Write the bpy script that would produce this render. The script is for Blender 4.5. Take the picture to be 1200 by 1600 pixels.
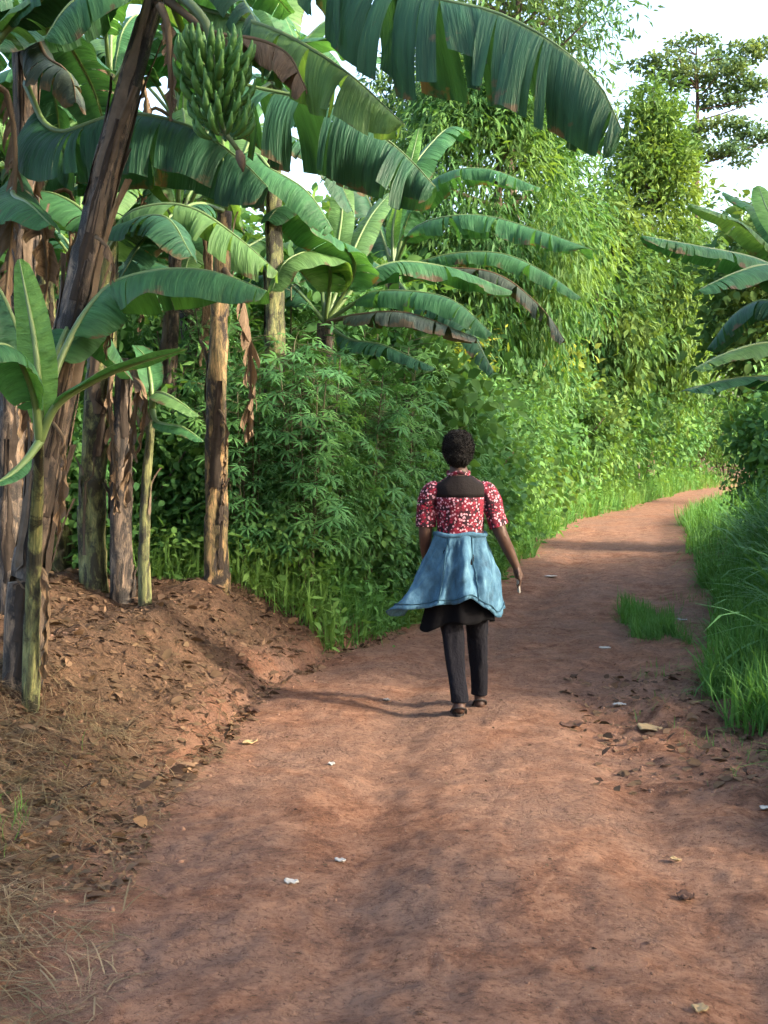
import bpy, bmesh, math, random
import numpy as np
from mathutils import Vector, Matrix

for o in list(bpy.data.objects):
    bpy.data.objects.remove(o, do_unlink=True)
scene = bpy.context.scene
COL = scene.collection
R = math.radians

# ------------------------------------------------------------------ camera
CAM = np.array([0.0, 0.0, 1.5])
PITCH = math.atan(0.05)
FPX = 2000.0
cam_data = bpy.data.cameras.new('camera')
cam_data.sensor_fit = 'VERTICAL'
cam_data.sensor_height = 32.0
cam_data.sensor_width = 24.0
cam_data.lens = FPX / 1600.0 * 32.0
cam_data.clip_start = 0.05
cam_data.clip_end = 2000.0
cam = bpy.data.objects.new('camera', cam_data)
cam.location = CAM
cam.rotation_euler = (R(90) - PITCH, 0, 0)
COL.objects.link(cam)
scene.camera = cam

# ------------------------------------------------------------------ sky, sun, exposure
SUN_EL = 24.0
SUN_VEC = Vector((0.93, -0.36, 0)).normalized()
sv = Vector((SUN_VEC.x * math.cos(R(SUN_EL)), SUN_VEC.y * math.cos(R(SUN_EL)), math.sin(R(SUN_EL))))
world = bpy.data.worlds.new('World')
scene.world = world
world.use_nodes = True
wn = world.node_tree
wn.nodes.clear()
w_out = wn.nodes.new('ShaderNodeOutputWorld')
w_bg = wn.nodes.new('ShaderNodeBackground')
w_sky = wn.nodes.new('ShaderNodeTexSky')
w_sky.sky_type = 'NISHITA'
w_sky.sun_disc = False
w_sky.sun_elevation = R(SUN_EL)
w_sky.sun_rotation = math.atan2(SUN_VEC.x, SUN_VEC.y)
w_sky.air_density = 1.0
w_sky.dust_density = 5.0
w_sky.ozone_density = 1.0
w_bg.inputs['Strength'].default_value = 0.15
wn.links.new(w_sky.outputs[0], w_bg.inputs[0])
wn.links.new(w_bg.outputs[0], w_out.inputs[0])
sun_d = bpy.data.lights.new('sun', 'SUN')
sun_d.energy = 1.65
sun_d.angle = R(4.0)
sun_d.color = (1.0, 0.88, 0.71)
sun = bpy.data.objects.new('sun', sun_d)
sun.rotation_euler = sv.to_track_quat('Z', 'Y').to_euler()
COL.objects.link(sun)
scene.view_settings.view_transform = 'Standard'
scene.view_settings.look = 'None'
scene.view_settings.exposure = 2.68
scene.view_settings.gamma = 1.0
scene.render.engine = 'CYCLES'
scene.cycles.max_bounces = 5
scene.cycles.diffuse_bounces = 3
scene.cycles.glossy_bounces = 2
scene.cycles.transmission_bounces = 4
scene.cycles.use_denoising = True
scene.cycles.adaptive_threshold = 0.03
scene.cycles.sample_clamp_indirect = 6.0


def P(px, py, d):
    """point at depth d (metres ahead) seen at photo pixel px, py"""
    u = np.array([0, math.sin(PITCH), math.cos(PITCH)])
    f = np.array([0, math.cos(PITCH), -math.sin(PITCH)])
    r = np.array([1.0, 0, 0])
    v = f + (px - 600) / FPX * r + (800 - py) / FPX * u
    return CAM + v * (d / v[1])


# ------------------------------------------------------------------ bookkeeping helpers
def tag(o, label=None, cat=None, group=None, kind=None):
    if label: o['label'] = label
    if cat: o['category'] = cat
    if group: o['group'] = group
    if kind: o['kind'] = kind
    return o


ORD = ('first second third fourth fifth sixth seventh eighth ninth tenth eleventh twelfth thirteenth fourteenth fifteenth sixteenth seventeenth '
       'eighteenth nineteenth twentieth').split()


def empty(name, loc):
    o = bpy.data.objects.new(name, None)
    o.empty_display_size = 0.1
    o.location = Vector(loc)
    COL.objects.link(o)
    return o


def link(name, me, parent=None, mat=None, loc=None):
    o = bpy.data.objects.new(name, me)
    COL.objects.link(o)
    if parent is not None: o.parent = parent
    if loc is not None: o.location = Vector(loc)
    if mat is not None and len(me.materials) == 0: me.materials.append(mat)
    return o


def mesh_from(name, V, F, smooth=True, uv=None):
    me = bpy.data.meshes.new(name)
    V = np.asarray(V, dtype=np.float64)
    if isinstance(F, np.ndarray):
        n, k = F.shape
        me.vertices.add(len(V)); me.vertices.foreach_set('co', V.astype(np.float32).ravel())
        me.loops.add(n * k); me.loops.foreach_set('vertex_index', F.astype(np.int32).ravel())
        me.polygons.add(n)
        me.polygons.foreach_set('loop_start', np.arange(0, n * k, k, dtype=np.int32))
        me.update(calc_edges=True)
    else:
        me.from_pydata([tuple(v) for v in V], [], F)
    if smooth:
        me.polygons.foreach_set('use_smooth', np.ones(len(me.polygons), dtype=bool))
    if uv is not None:
        lay = me.uv_layers.new(name='UVMap')
        idx = np.empty(len(me.loops), dtype=np.int32)
        me.loops.foreach_get('vertex_index', idx)
        lay.data.foreach_set('uv', np.asarray(uv, dtype=np.float32)[idx].ravel())
    me.validate()
    me.update()
    if not isinstance(F, np.ndarray) and len({i for f in F for i in f}) < len(V):
        bm = bmesh.new(); bm.from_mesh(me)
        bmesh.ops.delete(bm, geom=[v for v in bm.verts if not v.link_faces], context='VERTS')
        bm.to_mesh(me); bm.free()
    return me


# ------------------------------------------------------------------ noise
def _hash(ix, iy, seed):
    h = (ix.astype(np.int64) * 374761393 + iy.astype(np.int64) * 668265263 + seed * 1442695041) & 0xffffffff
    h = ((h ^ (h >> 13)) * 1274126177) & 0xffffffff
    return ((h ^ (h >> 16)) & 0xffff) / 65535.0


def vn(x, y, seed=0):
    x = np.asarray(x, float); y = np.asarray(y, float)
    ix = np.floor(x); iy = np.floor(y)
    fx = x - ix; fy = y - iy
    fx = fx * fx * (3 - 2 * fx); fy = fy * fy * (3 - 2 * fy)
    a = _hash(ix, iy, seed); b = _hash(ix + 1, iy, seed)
    c = _hash(ix, iy + 1, seed); d = _hash(ix + 1, iy + 1, seed)
    return (a + (b - a) * fx) * (1 - fy) + (c + (d - c) * fx) * fy - 0.5


def sstep(a, b, x):
    t = np.clip((np.asarray(x, float) - a) / (b - a), 0, 1)
    return t * t * (3 - 2 * t)


RL = np.array([(-20, -1.1), (0, -1.0), (3.3, -.86), (5, -.95), (7.1, -.85), (8.5, -.62), (10, -.15), (12, .65), (15, 1.5), (20, 2.35), (26, 3.75),
               (33, 6.5), (46, 11), (60, 20), (90, 45), (400, 300)])
RR = np.array([(-20, 1.3), (0, 1.3), (3.3, 1.35), (5, 1.75), (6.5, 1.98), (7.9, 1.80), (9, 2.15), (10, 2.6), (11, 2.9), (12, 3.05), (15, 3.64), (20, 4.8), (26, 6.0), (33, 9.2), (46, 13.6),
               (60, 23), (90, 49), (400, 310)])


def _edge(T, y, seed):
    y = np.asarray(y, float)
    s = 0
    for k in (-1.0, -.5, 0, .5, 1.0):
        s = s + np.interp(y + k, T[:, 0], T[:, 1])
    return s / 5 + vn(y * .9, y * 0 + 3, seed) * .22 + vn(y * 3.1, y * 0 + 7, seed) * .08


def roadL(y): return _edge(RL, y, 11)
def roadR(y): return _edge(RR, y, 12)


def gz(x, y):
    x = np.asarray(x, float); y = np.asarray(y, float)
    L = roadL(y); Rr = roadR(y)
    dl = L - x; dr = x - Rr
    hb = np.interp(y, [0, 3, 5, 6.5, 9.5, 11, 14, 30], [.22, .24, .34, .44, .44, .32, .25, .3])
    w = np.interp(y, [0, 5, 6.5, 9, 11, 14], [1.2, 1.1, .9, .8, .7, .6])
    z = hb * sstep(-.05, 1, dl / w) + .05 * np.clip(dl - 1, 0, 6)
    z = z + .10 * sstep(.0, .14, dl + .10 * vn(x * 3, y * 3, 55)) * sstep(5.6, 6.8, y) * (1 - sstep(9.5, 11, y))
    hr = np.interp(y, [0, 4, 6, 9, 14, 30], [.12, .13, .2, .26, .22, .3])
    z = z + hr * sstep(0, .9, dr) + .04 * np.clip(dr - 1, 0, 6)
    off = np.maximum(sstep(-.1, .5, dl), sstep(-.1, .5, dr))
    near = np.exp(-np.maximum(y - 14, 0) / 10)
    z = z + vn(x * .7, y * .5, 1) * .05 + near * (vn(x * 2.3, y * 1.6, 2) * (.028 + .035 * sstep(7, 9, y) + .08 * off)
         + vn(x * 6.5, y * 5, 3) * (.015 + .012 * sstep(7, 9, y) + .05 * off) + vn(x * 17, y * 14, 4) * (.013 + .015 * off)
         + vn(x * 41, y * 33, 41) * .008)
    # wheel ruts, and the broken clods along the right-hand edge
    c = (L + Rr) / 2 + .1
    for k in (-.55, .6):
        z = z - .035 * np.exp(-((x - c - k) / .17) ** 2) * near * (1 - off)
    clod = np.exp(-((x - Rr + .15) / .4) ** 2) * np.exp(-((y - 6.9) / 1.9) ** 2)
    z = z + clod * (np.abs(vn(x * 5, y * 4, 6)) * .16 + vn(x * 12, y * 10, 8) * .05 - .02)
    return z


def gz1(x, y): return float(gz(np.array([x]), np.array([y]))[0])


def G(px, py, d=None):
    """ground point under a photo pixel: march along the ray"""
    if d is None:
        ds = np.concatenate([np.arange(2.5, 20, .02), np.arange(20, 80, .1)])
        p0 = P(px, py, 1.0) - CAM
        X = CAM[0] + p0[0] * ds; Y = CAM[1] + p0[1] * ds; Z = CAM[2] + p0[2] * ds
        hit = np.nonzero(Z <= gz(X, Y))[0]
        i = hit[0] if len(hit) else len(ds) - 1
        return np.array([X[i], Y[i], gz1(X[i], Y[i])])
    q = P(px, py, d)
    return np.array([q[0], q[1], gz1(q[0], q[1])])


# ------------------------------------------------------------------ materials
class NT:
    def __init__(self, name):
        self.m = bpy.data.materials.new(name); self.m.use_nodes = True
        self.t = self.m.node_tree; self.t.nodes.clear()
        self.out = self.t.nodes.new('ShaderNodeOutputMaterial')
    def n(self, ty, **kw):
        nd = self.t.nodes.new('ShaderNode' + ty)
        for k, v in kw.items():
            if k.startswith('i_'):
                nd.inputs[k[2:].replace('_', ' ')].default_value = v
            else: setattr(nd, k, v)
        return nd
    def l(self, a, b): self.t.links.new(a, b)
    def coord(self, kind='Object', scale=(1, 1, 1)):
        c = self.n('TexCoord'); mp = self.n('Mapping'); mp.inputs['Scale'].default_value = scale
        self.l(c.outputs[kind], mp.inputs[0]); return mp.outputs[0]
    def noise(self, vec, scale, detail=4, rough=.55, dist=0):
        nd = self.n('TexNoise'); nd.inputs['Scale'].default_value = scale; nd.inputs['Detail'].default_value = detail
        nd.inputs['Roughness'].default_value = rough; nd.inputs['Distortion'].default_value = dist
        if vec is not None: self.l(vec, nd.inputs['Vector'])
        return nd.outputs['Fac']
    def ramp(self, fac, stops):
        r = self.n('ValToRGB'); e = r.color_ramp.elements
        while len(e) > 1: e.remove(e[-1])
        e[0].position = stops[0][0]; e[0].color = (*stops[0][1], 1)
        for p, c in stops[1:]:
            x = e.new(p); x.color = (*c, 1)
        self.l(fac, r.inputs[0]); return r.outputs[0]
    def mix(self, fac, a, b, mode='MIX'):
        nd = self.n('MixRGB', blend_type=mode)
        for i, v in ((0, fac), (1, a), (2, b)):
            if hasattr(v, 'is_linked'): self.l(v, nd.inputs[i])
            elif i == 0: nd.inputs[0].default_value = v
            else: nd.inputs[i].default_value = (*v, 1)
        return nd.outputs[0]
    def math(self, op, a, b=0.0):
        nd = self.n('Math', operation=op)
        for i, v in ((0, a), (1, b)):
            if hasattr(v, 'is_linked'): self.l(v, nd.inputs[i])
            else: nd.inputs[i].default_value = v
        return nd.outputs[0]
    def bump(self, h, strength=.5, dist=.02, normal=None):
        b = self.n('Bump'); b.inputs['Strength'].default_value = strength; b.inputs['Distance'].default_value = dist
        self.l(h, b.inputs['Height'])
        if normal is not None: self.l(normal, b.inputs['Normal'])
        return b.outputs[0]
    def bsdf(self, col, rough=.6, spec=.3, normal=None):
        b = self.n('BsdfPrincipled')
        if hasattr(col, 'is_linked'): self.l(col, b.inputs['Base Color'])
        else: b.inputs['Base Color'].default_value = (*col, 1)
        if hasattr(rough, 'is_linked'): self.l(rough, b.inputs['Roughness'])
        else: b.inputs['Roughness'].default_value = rough
        b.inputs['Specular IOR Level'].default_value = spec
        if normal is not None: self.l(normal, b.inputs['Normal'])
        return b
    def done(self, sh):
        self.l(sh, self.out.inputs['Surface']); return self.m


def foliage_mat(name, c1, c2, c3=None, trans=.35, rough=.5, spec=.35, scale=.9, tint=(1.25, 1.15, .5)):
    """small leaves: each island its own shade, young growth (c3) in patches"""
    t = NT(name)
    g = t.n('NewGeometry')
    col = t.mix(g.outputs['Random Per Island'], c1, c2)
    if c3:
        f = t.noise(t.coord('Object'), scale, 3)
        f2 = t.ramp(f, [(.47, (0, 0, 0)), (.62, (1, 1, 1))])
        col = t.mix(f2, col, c3)
    b = t.bsdf(col, min(.8, rough + .12), spec * .4)
    tr = t.n('BsdfTranslucent')
    t.l(t.mix(1.0, col, tint, 'MULTIPLY'), tr.inputs[0])
    mx = t.n('MixShader'); mx.inputs[0].default_value = trans
    t.l(b.outputs[0], mx.inputs[1]); t.l(tr.outputs[0], mx.inputs[2])
    return t.done(mx.outputs[0])


def banana_leaf_mat(name, c1, c2, brown=.0, trans=.3, rough=.52, spec=.22, tint=(1.3, 1.2, .4)):
    """UV: u = metres along midrib, v = 0 at midrib .. 1 at edge"""
    t = NT(name)
    uvn = t.n('UVMap'); sp = t.n('SeparateXYZ'); t.l(uvn.outputs[0], sp.inputs[0])
    u, v = sp.outputs[0], sp.outputs[1]
    g = t.n('NewGeometry')
    nz = t.noise(t.coord('Object'), 3.0, 4)
    col = t.mix(t.ramp(nz, [(.3, (0, 0, 0)), (.7, (1, 1, 1))]), c1, c2)
    col = t.mix(t.math('MULTIPLY', g.outputs['Random Per Island'], .3), col, tuple(x * .45 for x in c1))
    # parallel veins, and the coarser corrugation of the blade
    cb = t.n('CombineXYZ'); t.l(t.math('MULTIPLY', u, 95.0), cb.inputs[0]); t.l(t.math('MULTIPLY', v, .8), cb.inputs[1])
    vein = t.noise(cb.outputs[0], 1.0, 2)
    cb2 = t.n('CombineXYZ'); t.l(t.math('MULTIPLY', u, 26.0), cb2.inputs[0]); t.l(t.math('MULTIPLY', v, .9), cb2.inputs[1])
    rib2 = t.noise(cb2.outputs[0], 1.0, 3, .6)
    col = t.mix(t.math('MULTIPLY', vein, .35), col, tuple(x * 1.5 for x in c2))
    col = t.mix(t.ramp(rib2, [(.34, (.55, .55, .55)), (.5, (0, 0, 0))]), col, tuple(x * .5 for x in c1))
    col = t.mix(t.ramp(rib2, [(.56, (0, 0, 0)), (.72, (.45, .45, .45))]), col, tuple(min(1, x * 1.7) for x in c2))
    # paler stripe beside the rib
    rib = t.ramp(v, [(0.0, (1, 1, 1)), (.07, (0, 0, 0))])
    col = t.mix(t.math('MULTIPLY', rib, .6), col, (.20, .26, .09))
    if brown > 0:
        bn = t.noise(t.coord('Object'), 5.5, 5, .65)
        e = t.math('ADD', bn, t.math('MULTIPLY', t.math('POWER', v, 3.0), .22))
        k = t.ramp(e, [(.80 - .25 * brown, (0, 0, 0)), (.88 - .25 * brown, (1, 1, 1))])
        col = t.mix(k, col, (.11, .080, .045))
    nm = t.bump(rib2, .8, .02, t.bump(vein, .5, .006))
    b = t.bsdf(col, rough, spec, nm)
    tr = t.n('BsdfTranslucent')
    t.l(t.mix(1.0, col, tint, 'MULTIPLY'), tr.inputs[0])
    mx = t.n('MixShader'); mx.inputs[0].default_value = trans
    t.l(b.outputs[0], mx.inputs[1]); t.l(tr.outputs[0], mx.inputs[2])
    return t.done(mx.outputs[0])


def soil_mat(name):
    """red road soil and darker bank soil, mixed where the 'bank' attribute says"""
    t = NT(name)
    co = t.coord('Object')
    big = t.noise(co, 1.1, 6, .7, .6)
    med = t.noise(co, 6.0, 8, .72, .5)
    fine = t.noise(co, 42, 6, .78, .4)
    grit = t.noise(co, 190, 3, .7)
    ck = t.n('TexVoronoi'); ck.feature = 'DISTANCE_TO_EDGE'; ck.inputs['Scale'].default_value = 13
    wv = t.n('VectorMath', operation='ADD'); nz3 = t.n('TexNoise'); nz3.inputs['Scale'].default_value = 9; nz3.inputs['Detail'].default_value = 4
    t.l(co, nz3.inputs['Vector']); sc3 = t.n('VectorMath', operation='SCALE'); sc3.inputs['Scale'].default_value = .16
    t.l(nz3.outputs['Color'], sc3.inputs[0]); t.l(co, wv.inputs[0]); t.l(sc3.outputs[0], wv.inputs[1]); t.l(wv.outputs[0], ck.inputs['Vector'])
    crack = t.math('MULTIPLY', t.ramp(ck.outputs['Distance'], [(.0, (1, 1, 1)), (.10, (0, 0, 0))]), t.ramp(big, [(.48, (0, 0, 0)), (.60, (1, 1, 1))]))
    def tone(dark, mid, light, grey):
        col = t.ramp(med, [(.30, dark), (.48, mid), (.66, light)])
        col = t.mix(t.ramp(big, [(.40, (0, 0, 0)), (.60, (1, 1, 1))]), col, t.mix(.6, col, grey))
        col = t.mix(t.ramp(fine, [(.34, (.85, .85, .85)), (.48, (0, 0, 0))]), col, tuple(x * .5 for x in dark))
        return t.mix(t.ramp(fine, [(.54, (0, 0, 0)), (.70, (.7, .7, .7))]), col, light)
    road = tone((.098, .044, .026), (.205, .100, .060), (.345, .190, .120), (.215, .142, .108))
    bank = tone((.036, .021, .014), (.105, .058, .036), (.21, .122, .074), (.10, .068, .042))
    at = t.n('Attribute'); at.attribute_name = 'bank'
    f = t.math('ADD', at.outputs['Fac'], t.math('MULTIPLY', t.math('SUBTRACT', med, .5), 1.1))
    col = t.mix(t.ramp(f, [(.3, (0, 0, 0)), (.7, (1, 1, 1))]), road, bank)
    vo = t.n('TexVoronoi'); vo.inputs['Scale'].default_value = 45; t.l(co, vo.inputs['Vector'])
    sp = t.ramp(vo.outputs['Distance'], [(.12, (1, 1, 1)), (.20, (0, 0, 0))])
    hs = t.n('SeparateColor'); t.l(vo.outputs['Color'], hs.inputs[0])
    pick = t.math('GREATER_THAN', hs.outputs[0], .80)
    peb = t.math('MULTIPLY', sp, pick)
    col = t.mix(t.math('MULTIPLY', peb, .8), col, t.mix(hs.outputs[1], (.34, .25, .19), (.06, .035, .028)))
    h = t.math('ADD', t.math('MULTIPLY', fine, .9), t.math('MULTIPLY', med, 1.0))
    h = t.math('ADD', h, t.math('MULTIPLY', grit, .3))
    h = t.math('ADD', h, t.math('MULTIPLY', peb, .5))
    h = t.math('SUBTRACT', h, t.math('MULTIPLY', crack, .3))
    col = t.mix(t.math('MULTIPLY', crack, .28), col, (.06, .032, .022))
    b = t.bsdf(col, .93, .12, t.bump(h, 1.0, .035))
    return t.done(b.outputs[0])


def stem_mat(name, dark, mid, light, seed=0.0):
    """banana pseudostem: streaks along its length, UV u = around 0..1, v = metres up"""
    t = NT(name)
    uvn = t.n('UVMap'); mp = t.n('Mapping'); t.l(uvn.outputs[0], mp.inputs[0])
    mp.inputs['Scale'].default_value = (8, 2.6, 1); mp.inputs['Location'].default_value = (seed, seed * 2.3, 0)
    a = t.noise(mp.outputs[0], 1.6, 8, .75, 1.2)
    bq = t.noise(t.coord('Object', (1, 1, .45)), 11.0, 6, .7, .5)
    col = t.ramp(a, [(.30, dark), (.47, mid), (.62, light), (.75, mid)])
    col = t.mix(t.ramp(bq, [(.44, (0, 0, 0)), (.56, (1, 1, 1))]), col, tuple(x * .7 for x in dark))
    b = t.bsdf(col, .6, .3, t.bump(a, .7, .02))
    return t.done(b.outputs[0])


def plain_mat(name, col, rough=.6, spec=.3, var=.3, scale=20, bump=.2, col2=None):
    t = NT(name)
    nz = t.noise(t.coord('Object'), scale, 5, .6)
    c = t.mix(nz, col, col2 if col2 else tuple(x * (1 - var) for x in col))
    b = t.bsdf(c, rough, spec, t.bump(nz, bump, .01))
    return t.done(b.outputs[0])


M = {}
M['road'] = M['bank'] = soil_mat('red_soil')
M['leaf_green'] = banana_leaf_mat('banana_leaf_green', (.034, .115, .044), (.056, .160, .062), .28, .4)
M['leaf_dark'] = banana_leaf_mat('banana_leaf_dark', (.017, .066, .034), (.032, .098, .048), .3, .3)
M['leaf_light'] = banana_leaf_mat('banana_leaf_light', (.075, .17, .056), (.115, .22, .076), .3, .42)
M['leaf_young'] = banana_leaf_mat('banana_leaf_young', (.10, .24, .055), (.14, .29, .075), .0, .45)
M['leaf_grey'] = banana_leaf_mat('banana_leaf_old', (.035, .055, .040), (.055, .075, .055), .8, .18, .6, .3)
M['leaf_dry'] = banana_leaf_mat('banana_leaf_dry', (.10, .068, .042), (.16, .11, .07), .3, .15, .8, .15, (1.1, .95, .7))
M['rib'] = plain_mat('leaf_rib', (.13, .20, .065), .45, .4, .4, 9)
M['rib_dry'] = plain_mat('dry_rib', (.14, .095, .055), .8, .2, .4, 9)
M['stem_brown'] = stem_mat('stem_brown', (.018, .014, .012), (.072, .054, .042), (.23, .165, .11), 1.7)
M['stem_green'] = stem_mat('stem_green', (.028, .026, .013), (.10, .115, .042), (.24, .23, .085), 5.1)
M['stem_orange'] = stem_mat('stem_orange', (.022, .015, .011), (.13, .10, .04), (.36, .22, .10), 8.4)
M['sheath'] = plain_mat('dry_sheath', (.16, .12, .085), .8, .15, .8, 16, .6)
M['sheath_dark'] = plain_mat('rotten_sheath', (.05, .038, .03), .85, .15, .7, 20, .6)
M['fruit'] = plain_mat('green_banana', (.070, .175, .036), .5, .25, .45, 12, .1, (.036, .105, .024))
M['stalk'] = plain_mat('fruit_stalk', (.09, .13, .05), .55, .3, .4, 15)
M['bark'] = plain_mat('bark', (.14, .105, .08), .85, .15, .6, 12, .7)
M['pale_bark'] = plain_mat('pale_bark', (.36, .31, .25), .8, .15, .5, 18, .5)
M['cassava_stem'] = plain_mat('cassava_stem', (.11, .11, .055), .8, .2, .6, 14, .4)
M['fol_tree'] = foliage_mat('tree_leaves', (0.0356, 0.1049, 0.0342), (0.0711, 0.1714, 0.0513), (0.1111, 0.2035, 0.0475), .42, .42, .4, .55)
M['fol_cone'] = foliage_mat('cone_leaves', (0.0543, 0.1232, 0.0333), (0.0995, 0.1928, 0.0475), (0.1357, 0.2196, 0.0475), .4, .45, .4, .6)
M['fol_far'] = foliage_mat('far_leaves', (0.0429, 0.1081, 0.0522), (0.0702, 0.1545, 0.0665), (0.1014, 0.1751, 0.057), .3, .5, .3, .3)
M['fol_umb'] = foliage_mat('umbrella_leaves', (.055, .115, .060), (.095, .17, .08), (.12, .18, .07), .35, .5, .3, .3)
M['fol_shrub'] = foliage_mat('shrub_leaves', (0.048, 0.134, 0.0427), (0.0874, 0.2035, 0.0617), (0.1136, 0.225, 0.0522), .38, .5, .35, .8)
M['fol_olive'] = foliage_mat('olive_leaves', (0.041, 0.1018, 0.0342), (0.0775, 0.1607, 0.0475), (0.1094, 0.1768, 0.0475), .35, .6, .25, .8)
M['fol_yellow'] = foliage_mat('yellow_vine_leaves', (.10, .18, .04), (.17, .24, .05), (.24, .26, .04), .42, .5, .3, 1.1)
M['fol_cassava'] = foliage_mat('cassava_leaves', (0.0546, 0.1597, 0.057), (0.0897, 0.2318, 0.0779), (0.1092, 0.242, 0.0665), .40, .45, .4, 1.3)
M['grass'] = foliage_mat('grass_blades', (0.0585, 0.1545, 0.038), (0.1092, 0.2369, 0.057), (0.078, 0.206, 0.0427), .38, .5, .3, 1.5)
M['grass_dark'] = foliage_mat('reed_blades', (0.0507, 0.1442, 0.0427), (0.1014, 0.2369, 0.0665), (0.0702, 0.1854, 0.0475), .38, .42, .4, 1.5)
M['weeds'] = foliage_mat('weed_leaves', (0.0546, 0.1545, 0.0427), (0.1014, 0.2369, 0.057), (0.1248, 0.2369, 0.057), .38, .5, .3, .7)
M['straw'] = foliage_mat('straw', (.085, .065, .038), (.23, .175, .105), (.10, .085, .045), .1, .8, .15, 2, (1, .9, .7))
M['litter'] = foliage_mat('dead_leaf_bits', (.035, .022, .016), (.16, .10, .06), (.09, .06, .035), .05, .85, .1, 2, (1, .9, .7))

# ------------------------------------------------------------------ ground and road
ys = [-8.0]
while ys[-1] < 420:
    y = ys[-1]
    ys.append(y + (.4 if y < 2 else .032 if y < 9 else .05 if y < 13 else .1 if y < 20 else .3 if y < 40 else max(.6, (y - 36) * .12)))
ys = np.array(ys)


def sheet(name, cols_fn, mat, kind='structure'):
    rows = cols_fn(ys)                      # (ny, nx) x values
    X = rows; Y = np.repeat(ys[:, None], X.shape[1], 1)
    Z = gz(X, Y)
    V = np.stack([X, Y, Z], -1).reshape(-1, 3)
    ny, nx = X.shape
    i = (np.arange(ny - 1)[:, None] * nx + np.arange(nx - 1)[None]).ravel()
    F = np.stack([i, i + 1, i + nx + 1, i + nx], 1)
    me = mesh_from(name, V, F)
    at = me.attributes.new('bank', 'FLOAT', 'POINT')
    L = roadL(Y); Rr = roadR(Y)
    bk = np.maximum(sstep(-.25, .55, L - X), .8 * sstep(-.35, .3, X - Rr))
    at.data.foreach_set('value', bk.ravel().astype(np.float32))
    return tag(link(name, me, None, mat), kind=kind)


def road_cols(y):
    s = np.linspace(0, 1, 121)
    return roadL(y)[:, None] * (1 - s) + roadR(y)[:, None] * s


off = np.concatenate([np.arange(0, 2.2, .028), np.geomspace(2.25, 700, 40)])
sheet('dirt_road', road_cols, M['road'])
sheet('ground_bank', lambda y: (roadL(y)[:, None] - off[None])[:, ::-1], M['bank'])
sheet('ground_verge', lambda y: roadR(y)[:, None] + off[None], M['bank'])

# ------------------------------------------------------------------ generic geometry
def catmull(pts, n):
    p = np.asarray(pts, float)
    p = np.vstack([2 * p[0] - p[1], p, 2 * p[-1] - p[-2]])
    out = []
    segs = len(p) - 3
    for k in range(segs):
        a, b, c, d = p[k:k + 4]
        for t in np.linspace(0, 1, 24, endpoint=False):
            out.append(.5 * ((2 * b) + (-a + c) * t + (2 * a - 5 * b + 4 * c - d) * t * t + (-a + 3 * b - 3 * c + d) * t ** 3))
    out.append(p[-2])
    out = np.array(out)
    s = np.concatenate([[0], np.cumsum(np.linalg.norm(np.diff(out, axis=0), axis=1))])
    q = np.linspace(0, s[-1], n)
    return np.stack([np.interp(q, s, out[:, i]) for i in range(3)], 1), s[-1]


def nrm(v): return v / (np.linalg.norm(v, axis=-1, keepdims=True) + 1e-12)


def frames(p, ref=(0, 0, 1)):
    T = nrm(np.gradient(p, axis=0))
    ref = np.asarray(ref, float)
    S = np.cross(T, ref)
    bad = np.linalg.norm(S, axis=1) < .15
    S[bad] = np.cross(T[bad], np.array([0, 1.0, 0.05]))
    S = nrm(S)
    for i in range(1, len(S)):
        if (S[i] * S[i - 1]).sum() < 0: S[i] = -S[i]
    return T, S, nrm(np.cross(S, T))


def tube(pts, radii, seg=8, n=None, cap=True, flat=1.0, wob=0.0, seed=0, sheath=0.0):
    """returns V, F, UV"""
    n = n or max(4, len(pts) * 3)
    p, L = catmull(pts, n)
    T, S, N = frames(p)
    r = np.interp(np.linspace(0, 1, n), np.linspace(0, 1, len(radii)), radii)
    a = np.linspace(0, 2 * np.pi, seg, endpoint=False)
    rr = r[:, None] * np.ones(seg)[None]
    if wob:
        rr = rr * (1 + wob * 2 * vn(np.repeat(a[None], n, 0) * 1.6, np.linspace(0, L * 5, n)[:, None] * np.ones(seg), seed)
                   + wob * 1.3 * np.sin(a[None] * 3 + seed))
    if sheath:
        tl = np.linspace(0, L, n)[:, None]; aa = np.repeat(a[None], n, 0)
        ph = (tl * 2.0 + 3 * aa / (2 * np.pi) + .5 * vn(np.cos(aa) * 2.5 + 7, tl * 4 + np.sin(aa) * 2.5, seed)) % 1.0
        rr = rr * (1 + sheath * (ph - .4))
    V = p[:, None] + rr[..., None] * (np.cos(a)[None, :, None] * S[:, None] + flat * np.sin(a)[None, :, None] * N[:, None])
    V = V.reshape(-1, 3)
    uv = np.stack([np.repeat((a / (2 * np.pi))[None], n, 0), np.repeat(np.linspace(0, L, n)[:, None], seg, 1)], -1).reshape(-1, 2)
    F = []
    for i in range(n - 1):
        for j in range(seg):
            k = (j + 1) % seg
            F.append((i * seg + j, i * seg + k, (i + 1) * seg + k, (i + 1) * seg + j))
    if cap:
        F.append(tuple(range(seg))[::-1]); F.append(tuple(range((n - 1) * seg, n * seg)))
    return V, F, uv


class MB:
    def __init__(self): self.V = []; self.F = []; self.U = []; self.n = 0
    def add(self, V, F, U=None):
        self.V.append(np.asarray(V, float)); self.F += [tuple(int(i) + self.n for i in f) for f in F]
        self.U.append(np.zeros((len(V), 2)) if U is None else U); self.n += len(V)
    def tube(self, *a, **k): self.add(*tube(*a, **k))
    def mesh(self, name, smooth=True): return mesh_from(name, np.vstack(self.V), self.F, smooth, np.vstack(self.U))


# ------------------------------------------------------------------ banana leaf
def leaf_profile(t):
    t = np.clip(t, 0, 1)
    return np.clip(np.sin(np.pi * np.clip(t, 0, 1) ** .85), 0, 1) ** .42 * (1 - .12 * t)


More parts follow.
